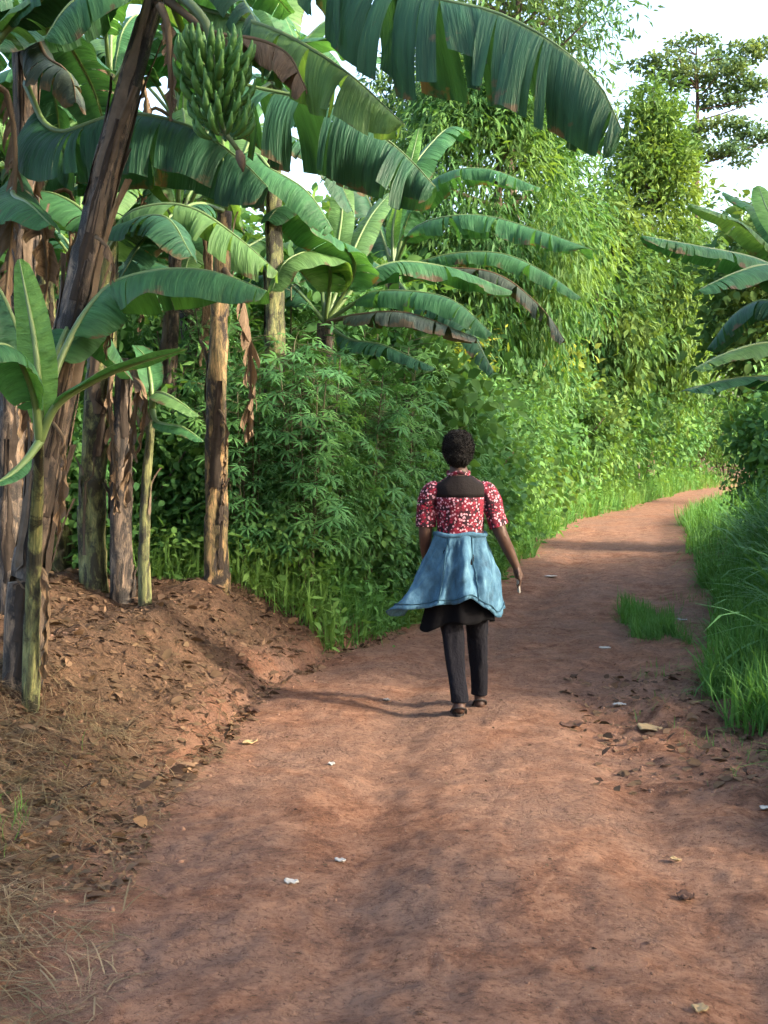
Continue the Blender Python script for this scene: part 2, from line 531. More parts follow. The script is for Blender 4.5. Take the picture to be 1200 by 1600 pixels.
def banana_leaf(parent, ctrl, W, mat='leaf_green', a0=18, droop=75, tear=.5, t0=.12, seed=0, roll=0, ref=(0, 0, 1), sides=(1, 1), rib=.014, label=None, jag=.06, gapk=.5):
    rnd = random.Random(seed * 7 + 3)
    base = np.array(parent.location)
    n = 60
    p, L = catmull(np.asarray(ctrl, float) - base, n)
    T, S, N = frames(p, ref)
    cr, sr = math.cos(R(roll)), math.sin(R(roll))
    S, N = S * cr + N * sr, N * cr - S * sr
    tt = np.linspace(0, 1, n)
    def at(t, A): return np.stack([np.interp(t, tt, A[:, i]) for i in range(3)], -1)
    mb = MB(); nv = 7
    Zc = np.array([0, 0, 1.0])
    for si, sd in enumerate((1, -1)):
        Ws = W * sides[si]
        if Ws <= 0: continue
        # strip boundaries
        bs = [t0]
        while bs[-1] < 1:
            if tear < .05: step = 2
            else: step = (rnd.uniform(.02, .06) if rnd.random() < .6 else rnd.uniform(.06, .20 + .25 * (1 - tear))) / max(L, .6) * 1.3
            bs.append(min(1, bs[-1] + step))
        if len(bs) > 2 and bs[-1] - bs[-2] < .02: bs.pop(-2)
        ph = rnd.uniform(0, 6)
        for a, b in zip(bs[:-1], bs[1:]):
            if tear > .6 and rnd.random() < .05: continue
            k = max(3, int((b - a) * L / .045) + 2)
            t = np.linspace(a, b, k)
            tc = (a + b) / 2
            dr = droop + rnd.gauss(0, 11) * tear * 1.4
            a00 = a0 + rnd.gauss(0, 5) * tear
            ln = 1 + (rnd.uniform(-1.6, .5) * jag - (rnd.random() < .18) * rnd.uniform(.1, .45)) * tear * (tear > .05)
            gap = rnd.uniform(.0, .5) ** 1.5 * 1.6 * tear * gapk * 2 if tear > .05 else 0
            skew = rnd.gauss(0, .02) * tear + .02
            grid = np.zeros((k, nv, 3)); uv = np.zeros((k, nv, 2))
            w = Ws * leaf_profile((t - t0) / (1 - t0) * .985 + .012) * ln
            acc = np.zeros((k, 3))
            for j in range(nv):
                v = j / (nv - 1)
                te = tc + (t - tc) * (1 - gap * v) + skew * v
                te = np.clip(te, 0, 1)
                Pm = at(te, p); Sm = at(te, S); Nm = nrm(at(te, N) * (1 - .6 * min(1, tear + .3)) + Zc * .6 * min(1, tear + .3))
                th = a00 * (1 - v) - dr * v ** .75
                if tear < .35:
                    th = th + 14 * np.sin(te * L * 9 + ph) * v + 6 * np.sin(te * L * 23 + ph * 2) * v
                else:
                    th = th + 7 * np.sin(te * L * 17 + ph) * v
                th = np.radians(th)
                if j > 0:
                    acc = acc + (w / (nv - 1))[:, None] * (np.cos(th)[:, None] * Sm * sd + np.sin(th)[:, None] * Nm)
                # shallow pleats
                pl = (.012 * tear * np.sin(te * L * 60 + ph) + .004 * np.sin(te * L * 131 + ph)) * v * (tear > .05)
                grid[:, j] = Pm + acc + Sm * (pl * sd)[:, None]
                uv[:, j, 0] = t * L + sd * 3.7; uv[:, j, 1] = v
            idx = np.arange(k * nv).reshape(k, nv)
            F = [(idx[i, j], idx[i, j + 1], idx[i + 1, j + 1], idx[i + 1, j]) if sd > 0 else (idx[i, j], idx[i + 1, j], idx[i + 1, j + 1], idx[i, j + 1])
                 for i in range(k - 1) for j in range(nv - 1)]
            mb.add(grid.reshape(-1, 3), F, uv.reshape(-1, 2))
    o = link('leaf', mb.mesh('leaf'), parent, M[mat])
    if label: o['label'] = label
    m2 = MB(); m2.tube(list(p[::6]) + [p[-1]], [rib * 1.5, rib * 1.2, rib, rib * .8, rib * .45, rib * .15], 6, 30)
    r = link('midrib', m2.mesh('midrib'), o, M['rib_dry' if mat in ('leaf_dry', 'leaf_grey') else 'rib'])
    return o


def pseudostem(parent, pts, r0, r1, mat, seed=0, flakes=6, seg=22):
    rnd = random.Random(seed + 91)
    base = np.array(parent.location)
    q = np.asarray(pts, float) - base
    mb = MB(); mb.tube(q, [r0 * 1.3, r0 * 1.08, r0, (r0 + r1) / 2, r1], seg, 110, wob=.09, seed=seed, sheath=.17)
    st = link('pseudostem', mb.mesh('pseudostem'), parent, M[mat])
    # old sheath bases that wrap the stem and peel away from it
    p, L = catmull(q, 60); T, S, N = frames(p)
    for f in range(int(flakes * 1.8)):
        t0 = rnd.uniform(.02, .75); ln = rnd.uniform(.10, .30)
        a = rnd.uniform(0, 6.28); wid = rnd.uniform(.12, .55); curl = rnd.uniform(2, 7); lean_ = rnd.uniform(-.6, .6)
        nn, ks = 12, 6
        V = np.zeros((nn, ks, 3)); U = np.zeros((nn, ks, 2))
        for i in range(nn):
            u = i / (nn - 1); t = min(.999, t0 + u * ln); ii = t * 59
            pp = np.array([np.interp(ii, range(60), p[:, c]) for c in range(3)])
            s_, n_ = S[int(ii)], N[int(ii)]
            r = np.interp(t, [0, .25, .5, .75, 1], [r0 * 1.25, r0 * 1.05, r0, (r0 + r1) / 2, r1]) * 1.09 + .005 + .035 * max(0, u - .6) ** 1.5 * curl
            for j in range(ks):
                an = a + wid * (j / (ks - 1) - .5) * 2 * (1 - .75 * u ** 1.5) * (1 + .25 * math.sin(i * 2.3 + f)) + lean_ * u
                V[i, j] = pp + r * (1 + .05 * math.sin(j * 2.1 + i * .7)) * (math.cos(an) * s_ + math.sin(an) * n_)
                U[i, j] = (j / ks, u)
        idx = np.arange(nn * ks).reshape(nn, ks)
        F = [(idx[i, j], idx[i, j + 1], idx[i + 1, j + 1], idx[i + 1, j]) for i in range(nn - 1) for j in range(ks - 1)]
        link('sheath', mesh_from('sheath', V.reshape(-1, 3), F, True, U.reshape(-1, 2)), parent, M['sheath'] if rnd.random() < .5 else M['sheath_dark'])
    return st


def banana_plant(base, height, label, group=None, seed=0, nleaf=7, length=1.7, r=.09, stem='stem_green', lean=(0, 0), mats=('leaf_green',), W=.27, tear=.5, flakes=4, elev=(35, 75), dry=0):
    rnd = random.Random(seed)
    e = tag(empty('banana_plant', base), label, 'banana plant', group)
    b = np.array(base, float)
    top = b + np.array([lean[0], lean[1], height])
    mid = b + np.array([lean[0] * .4, lean[1] * .4, height * .5])
    pseudostem(e, [b - [0, 0, .08], b + (mid - b) * .5, mid, top], r, r * .55, stem, seed, flakes)
    for k in range(nleaf):
        az = k * 2.4 + rnd.uniform(-.4, .4); el = R(rnd.uniform(*elev)); ll = length * rnd.uniform(.75, 1.1)
        d = np.array([math.cos(az), math.sin(az), 0])
        p0 = top - [0, 0, .12]
        p1 = p0 + d * ll * .28 * math.cos(el) + [0, 0, ll * .3 * math.sin(el)]
        p2 = p1 + d * ll * .34 + [0, 0, ll * .20 * math.sin(el) - .02]
        p3 = p2 + d * ll * .26 + [0, 0, -ll * .14]
        p4 = p3 + d * ll * .12 + [0, 0, -ll * .22]
        banana_leaf(e, [p0, p1, p2, p3, p4], W * rnd.uniform(.85, 1.15), rnd.choice(mats), rnd.uniform(5, 30), rnd.uniform(35, 85), tear * rnd.uniform(.4, 1.3), .2, seed * 31 + k)
    # a furled young leaf
    banana_leaf(e, [top - [0, 0, .1], top + [.02, 0, length * .3], top + [.06, .02, length * .62]], .07, 'leaf_young', 60, -20, 0, .15, seed + 5)
    for k in range(dry):
        az = rnd.uniform(0, 6.28); d = np.array([math.cos(az), math.sin(az), 0])
        banana_leaf(e, [top - [0, 0, .15], top + d * .22 + [0, 0, .02], top + d * .3 - [0, 0, .35], top + d * .22 - [0, 0, length * .65]], .16, 'leaf_dry', -30, 94, .95, .2, seed * 3 + k, gapk=.8, ref=tuple(np.cross(d, [0, 0, 1])), label='dead brown leaf hanging down the stem')
    return e


def Pp(lst): return [P(*q) for q in lst]


# ---- the tall leaning plant in front on the bank, with the fruit bunch
bA = G(34, 1095, 5.98)
A = tag(empty('banana_plant', bA), 'tall leaning banana plant carrying a green fruit bunch, foremost on the bank', 'banana plant')
crA = P(256, -45, 5.95)
pseudostem(A, [bA - [0, 0, .1], P(48, 900, 5.95), P(95, 610, 5.93), P(140, 380, 5.92), P(190, 180, 5.92), crA], .070, .043, 'stem_brown', 3, 16)
banana_leaf(A, [crA] + Pp([(300, 8, 5.85), (430, 48, 5.75), (540, 112, 5.6), (632, 195, 5.5)]), .30, 'leaf_light', -8, 90, .95, .16, 1, label='ragged pale leaf with browned tatters above the fruit')
banana_leaf(A, [crA + [0, .1, -.05]] + Pp([(310, 95, 6.4), (390, 135, 6.35), (520, 165, 6.2), (620, 230, 6.1), (680, 292, 6.0)]), .44, 'leaf_dark', -12, 92, .7, .2, 2, gapk=.3)
banana_leaf(A, [crA] + Pp([(400, -150, 5.7), (540, -85, 5.5), (655, -12, 5.3), (770, 18, 5.2), (870, 70, 5.1), (935, 130, 5.05), (972, 205, 5.0)]), .47, 'leaf_dark', -20, 94, .85, .22, 3, label='dark tattered leaf arching over the road', gapk=.25)
banana_leaf(A, [crA] + Pp([(215, -75, 5.9), (160, -30, 5.8), (105, 10, 5.75), (70, 60, 5.7)]), .25, 'leaf_green', 5, 80, .6, .2, 4)
banana_leaf(A, [crA] + Pp([(300, -120, 6.2), (360, -90, 6.6), (420, -20, 6.9), (455, 22, 7.0)]), .24, 'leaf_green', 15, 50, .2, .2, 5)
banana_leaf(A, [crA] + Pp([(240, -160, 5.5), (220, -190, 5.0), (190, -170, 4.6), (160, -110, 4.3)]), .27, 'leaf_green', 10, 70, .5, .2, 6)
banana_leaf(A, [crA] + Pp([(310, -140, 6.3), (400, -190, 6.8), (500, -190, 7.2), (580, -130, 7.6)]), .27, 'leaf_green', 10, 70, .5, .2, 61)
banana_leaf(A, Pp([(262, 0, 5.85), (330, 50, 5.6), (400, 62, 5.58), (450, 85, 5.55), (478, 140, 5.5)]), .14, 'leaf_dry', -20, 85, .9, .45, 7, label='dead brown leaf rags hanging beside the fruit')
banana_leaf(A, Pp([(250, 10, 5.75), (262, 40, 5.68), (266, 110, 5.66), (268, 190, 5.66)]), .035, 'leaf_dry', 10, 50, .8, .1, 8, ref=(0, 1, 0))
# fruit bunch: curved stalk, hands of bananas around it
stalkpts = Pp([(262, -20, 5.85), (300, 10, 5.6), (325, 45, 5.52), (335, 100, 5.5), (345, 190, 5.5), (372, 235, 5.5)])
q = np.array(stalkpts) - bA
mb = MB(); mb.tube(q, [.024, .024, .022, .018, .012, .010], 8, 30)
bunch = link('fruit_bunch', mb.mesh('fruit_stalk'), A, M['stalk'])
bmb = MB()
fb = [np.array([0, 0, 0.0]), np.array([.018, 0, .012]), np.array([.042, 0, .045]), np.array([.052, 0, .09]), np.array([.046, 0, .128]), np.array([.040, 0, .140])]
bmb.tube(fb, [.006, .011, .0165, .017, .010, .004], 6, 11)
ban = bmb.mesh('banana')
ban.materials.append(M['fruit'])
rnd = random.Random(5)
for h in range(5):
    c = P(330 + h * 5, 80 + h * 27, 5.5) - bA
    nb = 13 - h
    for k in range(nb):
        for row in range(2):
            o = link('banana', ban, bunch)
            a = 2 * math.pi * k / nb + h * .5 + row * .2 + rnd.uniform(-.08, .08)
            s = rnd.uniform(.9, 1.1) * (1 - .04 * h)
            rad = (.045 + .034 * row) * (1 - .08 * h)
            o.location = Vector(c) + Vector((math.cos(a) * rad, math.sin(a) * rad, -.045 - .028 * row + rnd.uniform(-.008, .008)))
            o.rotation_euler = (rnd.uniform(-.15, .15), rnd.uniform(-.1, .35) + .25 * row, a + rnd.uniform(-.15, .15))
            o.scale = (s, s, s)
# purple flower bud stub at the stalk end
mb = MB(); mb.tube([q[-1], q[-1] + [.01, 0, -.03], q[-1] + [.018, 0, -.07], q[-1] + [.02, 0, -.09]], [.012, .022, .016, .003], 8, 10)
link('flower_bud', mb.mesh('flower_bud'), A, M['sheath'])

# ---- sucker with big young leaves growing at its foot
bS = G(46, 1000, 5.86)
Sx = tag(empty('banana_sucker', bS), 'young banana sucker with one upright bright leaf, at the foot of the leaning stem', 'banana plant')
tS = P(62, 690, 5.42)
pseudostem(Sx, [bS - [0, 0, .05], P(54, 880, 5.78), P(60, 770, 5.6), tS], .032, .02, 'stem_green', 8, 1)
banana_leaf(Sx, [tS] + Pp([(62, 640, 5.40), (55, 540, 5.38), (30, 405, 5.42)]), .088, 'leaf_young', 8, -12, 0, .06, 10, ref=(.1, 1, 0), label='upright bright green young leaf')
banana_leaf(Sx, [tS] + Pp([(92, 630, 5.38), (180, 580, 5.3), (292, 545, 5.2)]), .10, 'leaf_green', 35, 20, 0, .2, 11)
banana_leaf(Sx, [tS] + Pp([(50, 610, 5.3), (10, 540, 5.1), (-70, 560, 4.9)]), .15, 'leaf_green', 10, 75, .1, .2, 12)
banana_leaf(Sx, [tS] + Pp([(95, 560, 5.6), (160, 455, 5.75), (240, 424, 5.7), (330, 424, 5.6), (418, 455, 5.5)]), .25, 'leaf_green', 8, 72, .08, .32, 13, label='broad untorn leaf reaching across the stems')
banana_leaf(Sx, [tS] + Pp([(75, 600, 5.6), (110, 505, 5.9), (150, 500, 6.1), (205, 590, 6.2)]), .2, 'leaf_green', 15, 60, .1, .35, 14)
banana_leaf(Sx, [tS] + Pp([(40, 560, 5.5), (-10, 440, 5.5), (-90, 400, 5.5)]), .2, 'leaf_dark', 10, 60, .2, .2, 15)
banana_leaf(Sx, [tS] + Pp([(40, 720, 5.3), (12, 745, 5.1), (-20, 760, 4.95)]), .05, 'leaf_green', 10, 50, 0, .2, 16)

# ---- upright old plant at the left edge
bB = G(20, 950, 7.3)
B = tag(empty('banana_plant', bB), 'old banana plant with dark upright stem at the left edge', 'banana plant')
crB = P(35, -60, 7.2)
pseudostem(B, [bB - [0, 0, .1], P(14, 700, 7.3), P(38, 350, 7.2), crB], .075, .055, 'stem_brown', 13, 9)
banana_leaf(B, Pp([(40, 130, 7.0), (85, 205, 6.7), (190, 178, 6.5), (290, 195, 6.4), (370, 245, 6.3), (418, 292, 6.2)]), .42, 'leaf_dark', -10, 90, .5, .14, 20, gapk=.25)
banana_leaf(B, [crB] + Pp([(60, 60, 6.9), (80, 95, 6.7), (110, 115, 6.6), (118, 160, 6.55)]), .22, 'leaf_grey', 0, 85, .5, .35, 21)
banana_leaf(B, Pp([(35, 250, 7.1), (20, 300, 6.6), (0, 305, 6.2), (75, 348, 5.9)][:2] + [(45, 318, 6.1), (80, 352, 5.9)]), .22, 'leaf_green', 5, 60, .1, .15, 22)
banana_leaf(B, Pp([(35, 60, 7.1), (10, 0, 6.8), (-40, -40, 6.5), (-130, 40, 6.2)]), .28, 'leaf_dark', 10, 80, .5, .2, 23)
banana_leaf(B, [crB] + Pp([(120, -110, 7.5), (230, -90, 7.9), (330, 0, 8.2)]), .28, 'leaf_green', 10, 60, .5, .2, 24)
banana_leaf(B, Pp([(35, 320, 7.1), (60, 335, 6.9), (75, 420, 6.85), (62, 520, 6.85)]), .12, 'leaf_dry', 10, 60, .9, .15, 25, ref=(0, 1, 0), label='dead brown leaf hanging down the stem')

# ---- green stem in the middle of the bank
bE = G(337, 930, 8.9)
E = tag(empty('banana_plant', bE), 'banana plant with straight yellow-green stem standing alone on the bank edge', 'banana plant')
crE = P(350, 330, 8.9)
pseudostem(E, [bE - [0, 0, .1], P(337, 800, 8.9), P(338, 600, 8.9), P(344, 450, 8.9), crE], .068, .045, 'stem_orange', 23, 5)
banana_leaf(E, [crE] + Pp([(390, 240, 8.7), (420, 262, 8.6), (480, 300, 8.5), (520, 360, 8.4)]), .25, 'leaf_green', 10, 65, .4, .2, 30)
banana_leaf(E, [crE] + Pp([(330, 230, 9.1), (260, 190, 9.3), (180, 220, 9.5)]), .28, 'leaf_green', 10, 70, .4, .2, 31)
banana_leaf(E, [crE] + Pp([(375, 260, 9.2), (400, 200, 9.6), (430, 190, 10)]), .22, 'leaf_light', 20, 40, .2, .2, 32)
banana_leaf(E, [crE] + Pp([(300, 320, 8.4), (230, 370, 8.0), (180, 450, 7.8)]), .22, 'leaf_dark', 10, 65, .3, .2, 33)
banana_leaf(E, Pp([(350, 420, 8.85), (378, 470, 8.75), (392, 560, 8.75), (388, 690, 8.8)]), .20, 'leaf_dry', -40, 96, .98, .2, 34, gapk=.9, ref=(0, 1, 0), label='dead grey-brown frond hanging beside the stem')
banana_leaf(E, [crE] + Pp([(348, 230, 8.8), (352, 150, 8.7)]), .07, 'leaf_young', 60, -20, 0, .15, 35)

for k, (pl, q0, w) in enumerate([(A, [(150, 370, 5.8), (172, 395, 5.75), (176, 470, 5.76), (165, 560, 5.8)], .06), (A, [(82, 660, 5.85), (100, 690, 5.8), (98, 760, 5.8), (90, 840, 5.85)], .06), (A, [(50, 880, 5.85), (72, 900, 5.78), (74, 990, 5.8), (66, 1060, 5.85)], .06),
                                 (B, [(20, 560, 7.2), (40, 590, 7.1), (44, 690, 7.1), (38, 800, 7.1)], .09), (B, [(48, 150, 7.1), (62, 180, 7.0), (60, 260, 7.0), (52, 330, 7.0)], .09), (E, [(342, 640, 8.82), (352, 660, 8.78), (352, 720, 8.78), (348, 790, 8.8)], .05)]):
    banana_leaf(pl, Pp(q0), w, 'leaf_dry', -30, 94, .95, .08, 400 + k, ref=(0, 1, 0), gapk=.8, rib=.006)

# ---- stems between, with a pale leaf and hanging dead leaves
bC = G(148, 925, 8.6)
Cc = tag(empty('banana_plant', bC), 'banana plant with mottled green stem and drooping pale leaf behind the sucker', 'banana plant')
crC = P(165, 400, 8.4)
pseudostem(Cc, [bC - [0, 0, .1], P(145, 800, 8.6), P(152, 620, 8.5), crC], .08, .055, 'stem_green', 33, 4)
banana_leaf(Cc, [crC] + Pp([(190, 345, 8.1), (235, 322, 8.0), (300, 325, 7.9), (370, 370, 7.8), (434, 425, 7.7)]), .27, 'leaf_light', 0, 80, .75, .2, 40, label='pale ribbed leaf with browned tip')
banana_leaf(Cc, [crC] + Pp([(200, 350, 7.9), (260, 340, 7.6), (300, 400, 7.4)]), .25, 'leaf_dark', 10, 60, .3, .2, 41)
banana_leaf(Cc, [crC] + Pp([(130, 330, 8.6), (60, 300, 8.8), (0, 340, 9)]), .25, 'leaf_green', 10, 60, .3, .2, 42)
banana_leaf(Cc, [crC] + Pp([(170, 300, 8.7), (200, 250, 9.2), (230, 260, 9.6)]), .25, 'leaf_light', 10, 60, .3, .2, 43)
bD = G(190, 925, 8.5)
D = tag(empty('banana_plant', bD), 'dying banana stem wrapped in hanging brown dead leaves', 'banana plant')
crD = P(192, 560, 8.5)
pseudostem(D, [bD - [0, 0, .1], P(188, 800, 8.5), crD], .066, .05, 'stem_brown', 43, 9)
for k, (pp, w) in enumerate([([(192, 570, 8.4), (215, 590, 8.3), (205, 690, 8.28), (196, 790, 8.3)], .11), ([(190, 570, 8.4), (172, 600, 8.3), (178, 720, 8.3), (182, 800, 8.3)], .09),
                             ([(195, 580, 8.4), (225, 610, 8.2), (222, 680, 8.2), (210, 720, 8.2)], .07)]):
    banana_leaf(D, Pp(pp), w, 'leaf_dry', -30, 92, .95, .12, 50 + k, ref=(0, 1, 0), gapk=.8)
bT = G(225, 920, 8.3)
Th = tag(empty('banana_sucker', bT), 'thin green banana sucker beside the dying stem', 'banana plant')
crT = P(238, 640, 8.3)
pseudostem(Th, [bT - [0, 0, .1], P(226, 800, 8.3), crT], .034, .022, 'stem_green', 44, 1)
banana_leaf(Th, [crT] + Pp([(245, 615, 8.25), (270, 622, 8.1), (312, 650, 8.0)]), .12, 'leaf_light', 10, 45, 0, .2, 55)
banana_leaf(Th, [crT] + Pp([(246, 660, 8.2), (285, 668, 8.1), (318, 690, 8.0)]), .09, 'leaf_green', 10, 45, 0, .2, 56)
banana_leaf(Th, [crT] + Pp([(236, 600, 8.3), (228, 560, 8.4), (210, 540, 8.5)]), .10, 'leaf_green', 10, 45, 0, .2, 57)

# ---- plants in the middle distance above the cassava
bF = G(505, 860, 11.2)
Fp = tag(empty('banana_plant', bF), 'low banana plant with fan of leaves rising out of the cassava', 'banana plant')
crF = P(508, 505, 11.0)
pseudostem(Fp, [bF - [0, 0, .1], P(505, 700, 11.1), crF], .10, .06, 'stem_brown', 53, 4)
F_leaves = [([(555, 415, 10.8), (500, 360, 10.5), (445, 322, 10.3), (418, 345, 10.1)], .30, 'leaf_green', .15, 50),
            ([(515, 420, 10.7), (485, 394, 10.4), (445, 410, 10.2), (425, 455, 10.1)], .27, 'leaf_light', .05, 45),
            ([(560, 470, 10.8), (600, 455, 10.6), (700, 466, 10.3), (770, 522, 10.1)], .27, 'leaf_green', .4, 70),
            ([(560, 492, 10.6), (640, 490, 10.3), (745, 528, 10.1)], .20, 'leaf_grey', .5, 70),
            ([(590, 418, 11.2), (690, 416, 11.3), (800, 455, 11.4)], .27, 'leaf_green', .3, 65),
            ([(525, 400, 11.3), (535, 320, 11.6), (530, 250, 11.9)], .13, 'leaf_light', 0, 20),
            ([(540, 420, 11.3), (575, 345, 11.7), (610, 300, 12.2)], .16, 'leaf_light', .1, 40),
            ([(470, 460, 11.3), (430, 430, 11.7), (370, 440, 12)], .25, 'leaf_dark', .4, 65),
            ([(500, 430, 11.4), (478, 350, 11.9), (450, 300, 12.3)], .2, 'leaf_green', .2, 45),
            ([(545, 530, 10.6), (600, 540, 10.3), (680, 575, 10.0)], .17, 'leaf_dark', .5, 70)]
for k, (pp, w, m, te, dr) in enumerate(F_leaves):
    banana_leaf(Fp, [crF] + Pp(pp), w, m, 12, dr, te, .2, 60 + k)
bF2 = G(640, 850, 13.0)
F2 = tag(empty('banana_plant', bF2), 'banana plant whose long drooping leaves reach right against the tall tree', 'banana plant')
crF2 = P(615, 430, 12.8)
pseudostem(F2, [bF2 - [0, 0, .1], P(630, 600, 12.9), crF2], .10, .06, 'stem_brown', 63, 4)
F2_leaves = [([(640, 365, 12.5), (690, 341, 12.2), (760, 338, 12.0), (850, 363, 11.7), (925, 390, 11.5)], .30, 'leaf_green', .75, 80),
             ([(640, 330, 12.7), (690, 275, 12.5), (760, 264, 12.3), (845, 294, 12.1)], .25, 'leaf_green', .5, 75),
             ([(690, 400, 12.6), (780, 396, 12.4), (850, 425, 12.2), (908, 465, 12.0)], .25, 'leaf_green', .4, 70),
             ([(700, 420, 12.4), (780, 430, 12.2), (850, 485, 12.0), (882, 532, 11.9)], .22, 'leaf_grey', .9, 85),
             ([(620, 350, 13.0), (640, 270, 13.2), (700, 200, 13.6), (730, 215, 13.9)], .26, 'leaf_green', .3, 50),
             ([(590, 350, 13.0), (560, 290, 13.1), (500, 270, 13.2)], .25, 'leaf_dark', .4, 60),
             ([(650, 470, 12.3), (720, 500, 12.0), (772, 582, 11.7)], .2, 'leaf_dark', .6, 75),
             ([(615, 350, 12.9), (640, 260, 13.0), (655, 200, 13.2)], .1, 'leaf_young', 0, 10)]
for k, (pp, w, m, te, dr) in enumerate(F2_leaves):
    banana_leaf(F2, [crF2] + Pp(pp), w, m, 10, dr, te, .15, 80 + k)
# tall plant behind, one leaf with the sun through it against the sky
bK = G(430, 860, 10.2)
K = tag(empty('banana_plant', bK), 'tall banana plant behind the fruit bunch with a sunlit leaf against the sky', 'banana plant')
crK = P(425, 130, 10.3)
pseudostem(K, [bK - [0, 0, .1], P(430, 600, 10.2), P(428, 350, 10.3), crK], .075, .05, 'stem_green', 73, 4)
for k, (pp, w, m, te, dr) in enumerate([([(470, 70, 10.2), (510, 62, 10.0), (560, 70, 9.9), (602, 98, 9.8)], .26, 'leaf_green', 0, 35),
                                        ([(480, 60, 10.5), (520, 30, 10.6), (555, 60, 10.6)], .2, 'leaf_young', 0, 40),
                                        ([(400, 40, 10.5), (350, 0, 10.8), (280, 30, 11)], .3, 'leaf_green', .3, 60),
                                        ([(430, 40, 10.6), (440, -40, 10.9), (450, -80, 11.2)], .25, 'leaf_light', .2, 40),
                                        ([(470, 160, 10), (540, 220, 9.8), (580, 300, 9.7)], .3, 'leaf_dark', .5, 70),
                                        ([(390, 150, 10.0), (330, 200, 9.8), (280, 290, 9.6)], .3, 'leaf_green', .4, 65)]):
    banana_leaf(K, [crK] + Pp(pp), w, m, 12, dr, te, .2, 100 + k)

# ---- plant at the right edge
bG = G(1290, 840, 9.2)
Gp = tag(empty('banana_plant', bG), 'banana plant at the right edge reaching smooth leaves over the verge', 'banana plant')
crG = P(1275, 520, 9.1)
pseudostem(Gp, [bG - [0, 0, .1], P(1290, 690, 9.2), crG], .10, .06, 'stem_green', 83, 4)
for k, (pp, w, m, te, dr) in enumerate([([(1235, 440, 8.9), (1180, 405, 8.7), (1090, 385, 8.5), (1003, 368, 8.3)], .19, 'leaf_green', .3, 70),
                                        ([(1250, 430, 9.3), (1200, 385, 9.3), (1150, 345, 9.2), (1078, 318, 9.1)], .16, 'leaf_light', .2, 60),
                                        ([(1240, 445, 8.8), (1200, 415, 8.6), (1145, 428, 8.4), (1090, 454, 8.2)], .23, 'leaf_green', .35, 50),
                                        ([(1250, 500, 9.2), (1200, 470, 9.4), (1150, 490, 9.5), (1105, 545, 9.6)], .24, 'leaf_dark', .5, 75),
                                        ([(1240, 550, 8.8), (1200, 536, 8.6), (1140, 550, 8.4), (1085, 576, 8.2)], .18, 'leaf_light', .4, 45),
                                        ([(1240, 590, 8.8), (1190, 588, 8.6), (1130, 594, 8.4), (1073, 610, 8.2)], .21, 'leaf_dark', .15, 35),
                                        ([(1240, 400, 9.3), (1200, 330, 9.5), (1185, 290, 9.7)], .13, 'leaf_young', 0, 30),
                                        ([(1250, 420, 9.5), (1200, 340, 9.8), (1130, 300, 10)], .18, 'leaf_green', .2, 50),
                                        ([(1320, 420, 9.1), (1380, 380, 9.0), (1450, 420, 8.9)], .18, 'leaf_green', .3, 60),
                                        ([(1300, 400, 9.5), (1340, 330, 10), (1400, 330, 10.5)], .18, 'leaf_green', .3, 60)]):
    banana_leaf(Gp, [crG] + Pp(pp), w, m, 12, dr, te, .22, 120 + k)

# ---- more of the plantation behind
back = [(165, 10.5, 4.1), (310, 12.2, 4.3), (95, 9.8, 2.9), (250, 11.0, 3.0), (30, 11.5, 3.2), (-60, 8.6, 2.9), (350, 13.0, 2.6), (150, 14.5, 3.2), (270, 17, 3.0), (420, 15.5, 2.8), (-120, 6.4, 2.8)]
back.sort()
for k, (px, d, h) in enumerate(back):
    q = P(px, 800, d)
    banana_plant((q[0], q[1], gz1(q[0], q[1])), h, ORD[k] + ' from the left of the banana plants shaded behind the front stems', 'banana plants deep in the plantation', 200 + k * 13, 8, 1.9, .08,
                 ('stem_brown', 'stem_green')[k % 2], (random.Random(k).uniform(-.3, .3), 0), ('leaf_green', 'leaf_dark', 'leaf_light'), .3, .45, 3, dry=2)

# ------------------------------------------------------------------ small-leaf scatter
def tmpl_lance(w=.16, dr=.12):
    V = np.array([(0, 0, 0), (-w, .38, .03), (0, .42, -.02), (w, .38, .03), (0, 1, -dr)], float)
    return V, np.array([(0, 3, 2), (0, 2, 1), (2, 3, 4), (2, 4, 1)])


def tmpl_oval(w=.32):
    V = np.array([(0, 0, 0), (-w, .3, .05), (0, .3, 0), (w, .3, .05), (-w * .85, .65, .02), (0, .65, -.03), (w * .85, .65, .02), (0, 1, -.12)], float)
    return V, np.array([(0, 3, 2), (0, 2, 1), (2, 3, 6), (2, 6, 5), (1, 2, 5), (1, 5, 4), (5, 6, 7), (5, 7, 4)])


def tmpl_palm(n=7):
    V = []; F = []
    for k in range(n):
        a = R(-125 + 250 * k / (n - 1)); l = 1 - .35 * abs(k - (n - 1) / 2) / (n / 2)
        c, s = math.cos(a), math.sin(a); b = len(V)
        for x, y, z in [(0, 0, 0), (-.085, .5, .0), (0, .55, .03), (.085, .5, 0), (0, 1, -.2)]:
            x, y, z = x, y * l, z * l
            V.append((x * c + y * s, -x * s + y * c, z))
        F += [(b, b + 3, b + 2), (b, b + 2, b + 1), (b + 2, b + 3, b + 4), (b + 2, b + 4, b + 1)]
    return np.array(V), np.array(F)


def tmpl_blade(w=.03, curl=.5, n=4):
    V = []; F = []
    for i in range(n):
        t = i / n; ww = w * (1 - t * .75) * (.7 + .3 * math.sin(t * 3))
        y = curl * t ** 2.2 * .9; z = t - .25 * curl * t ** 3
        V += [(-ww, y, z), (ww, y, z)]
    V.append((0, curl * .9, 1 - .32 * curl))
    for i in range(n - 1):
        a = 2 * i; F += [(a, a + 1, a + 3), (a, a + 3, a + 2)]
    a = 2 * (n - 1); F.append((a, a + 1, a + 2))
    return np.array(V, float), np.array(F)


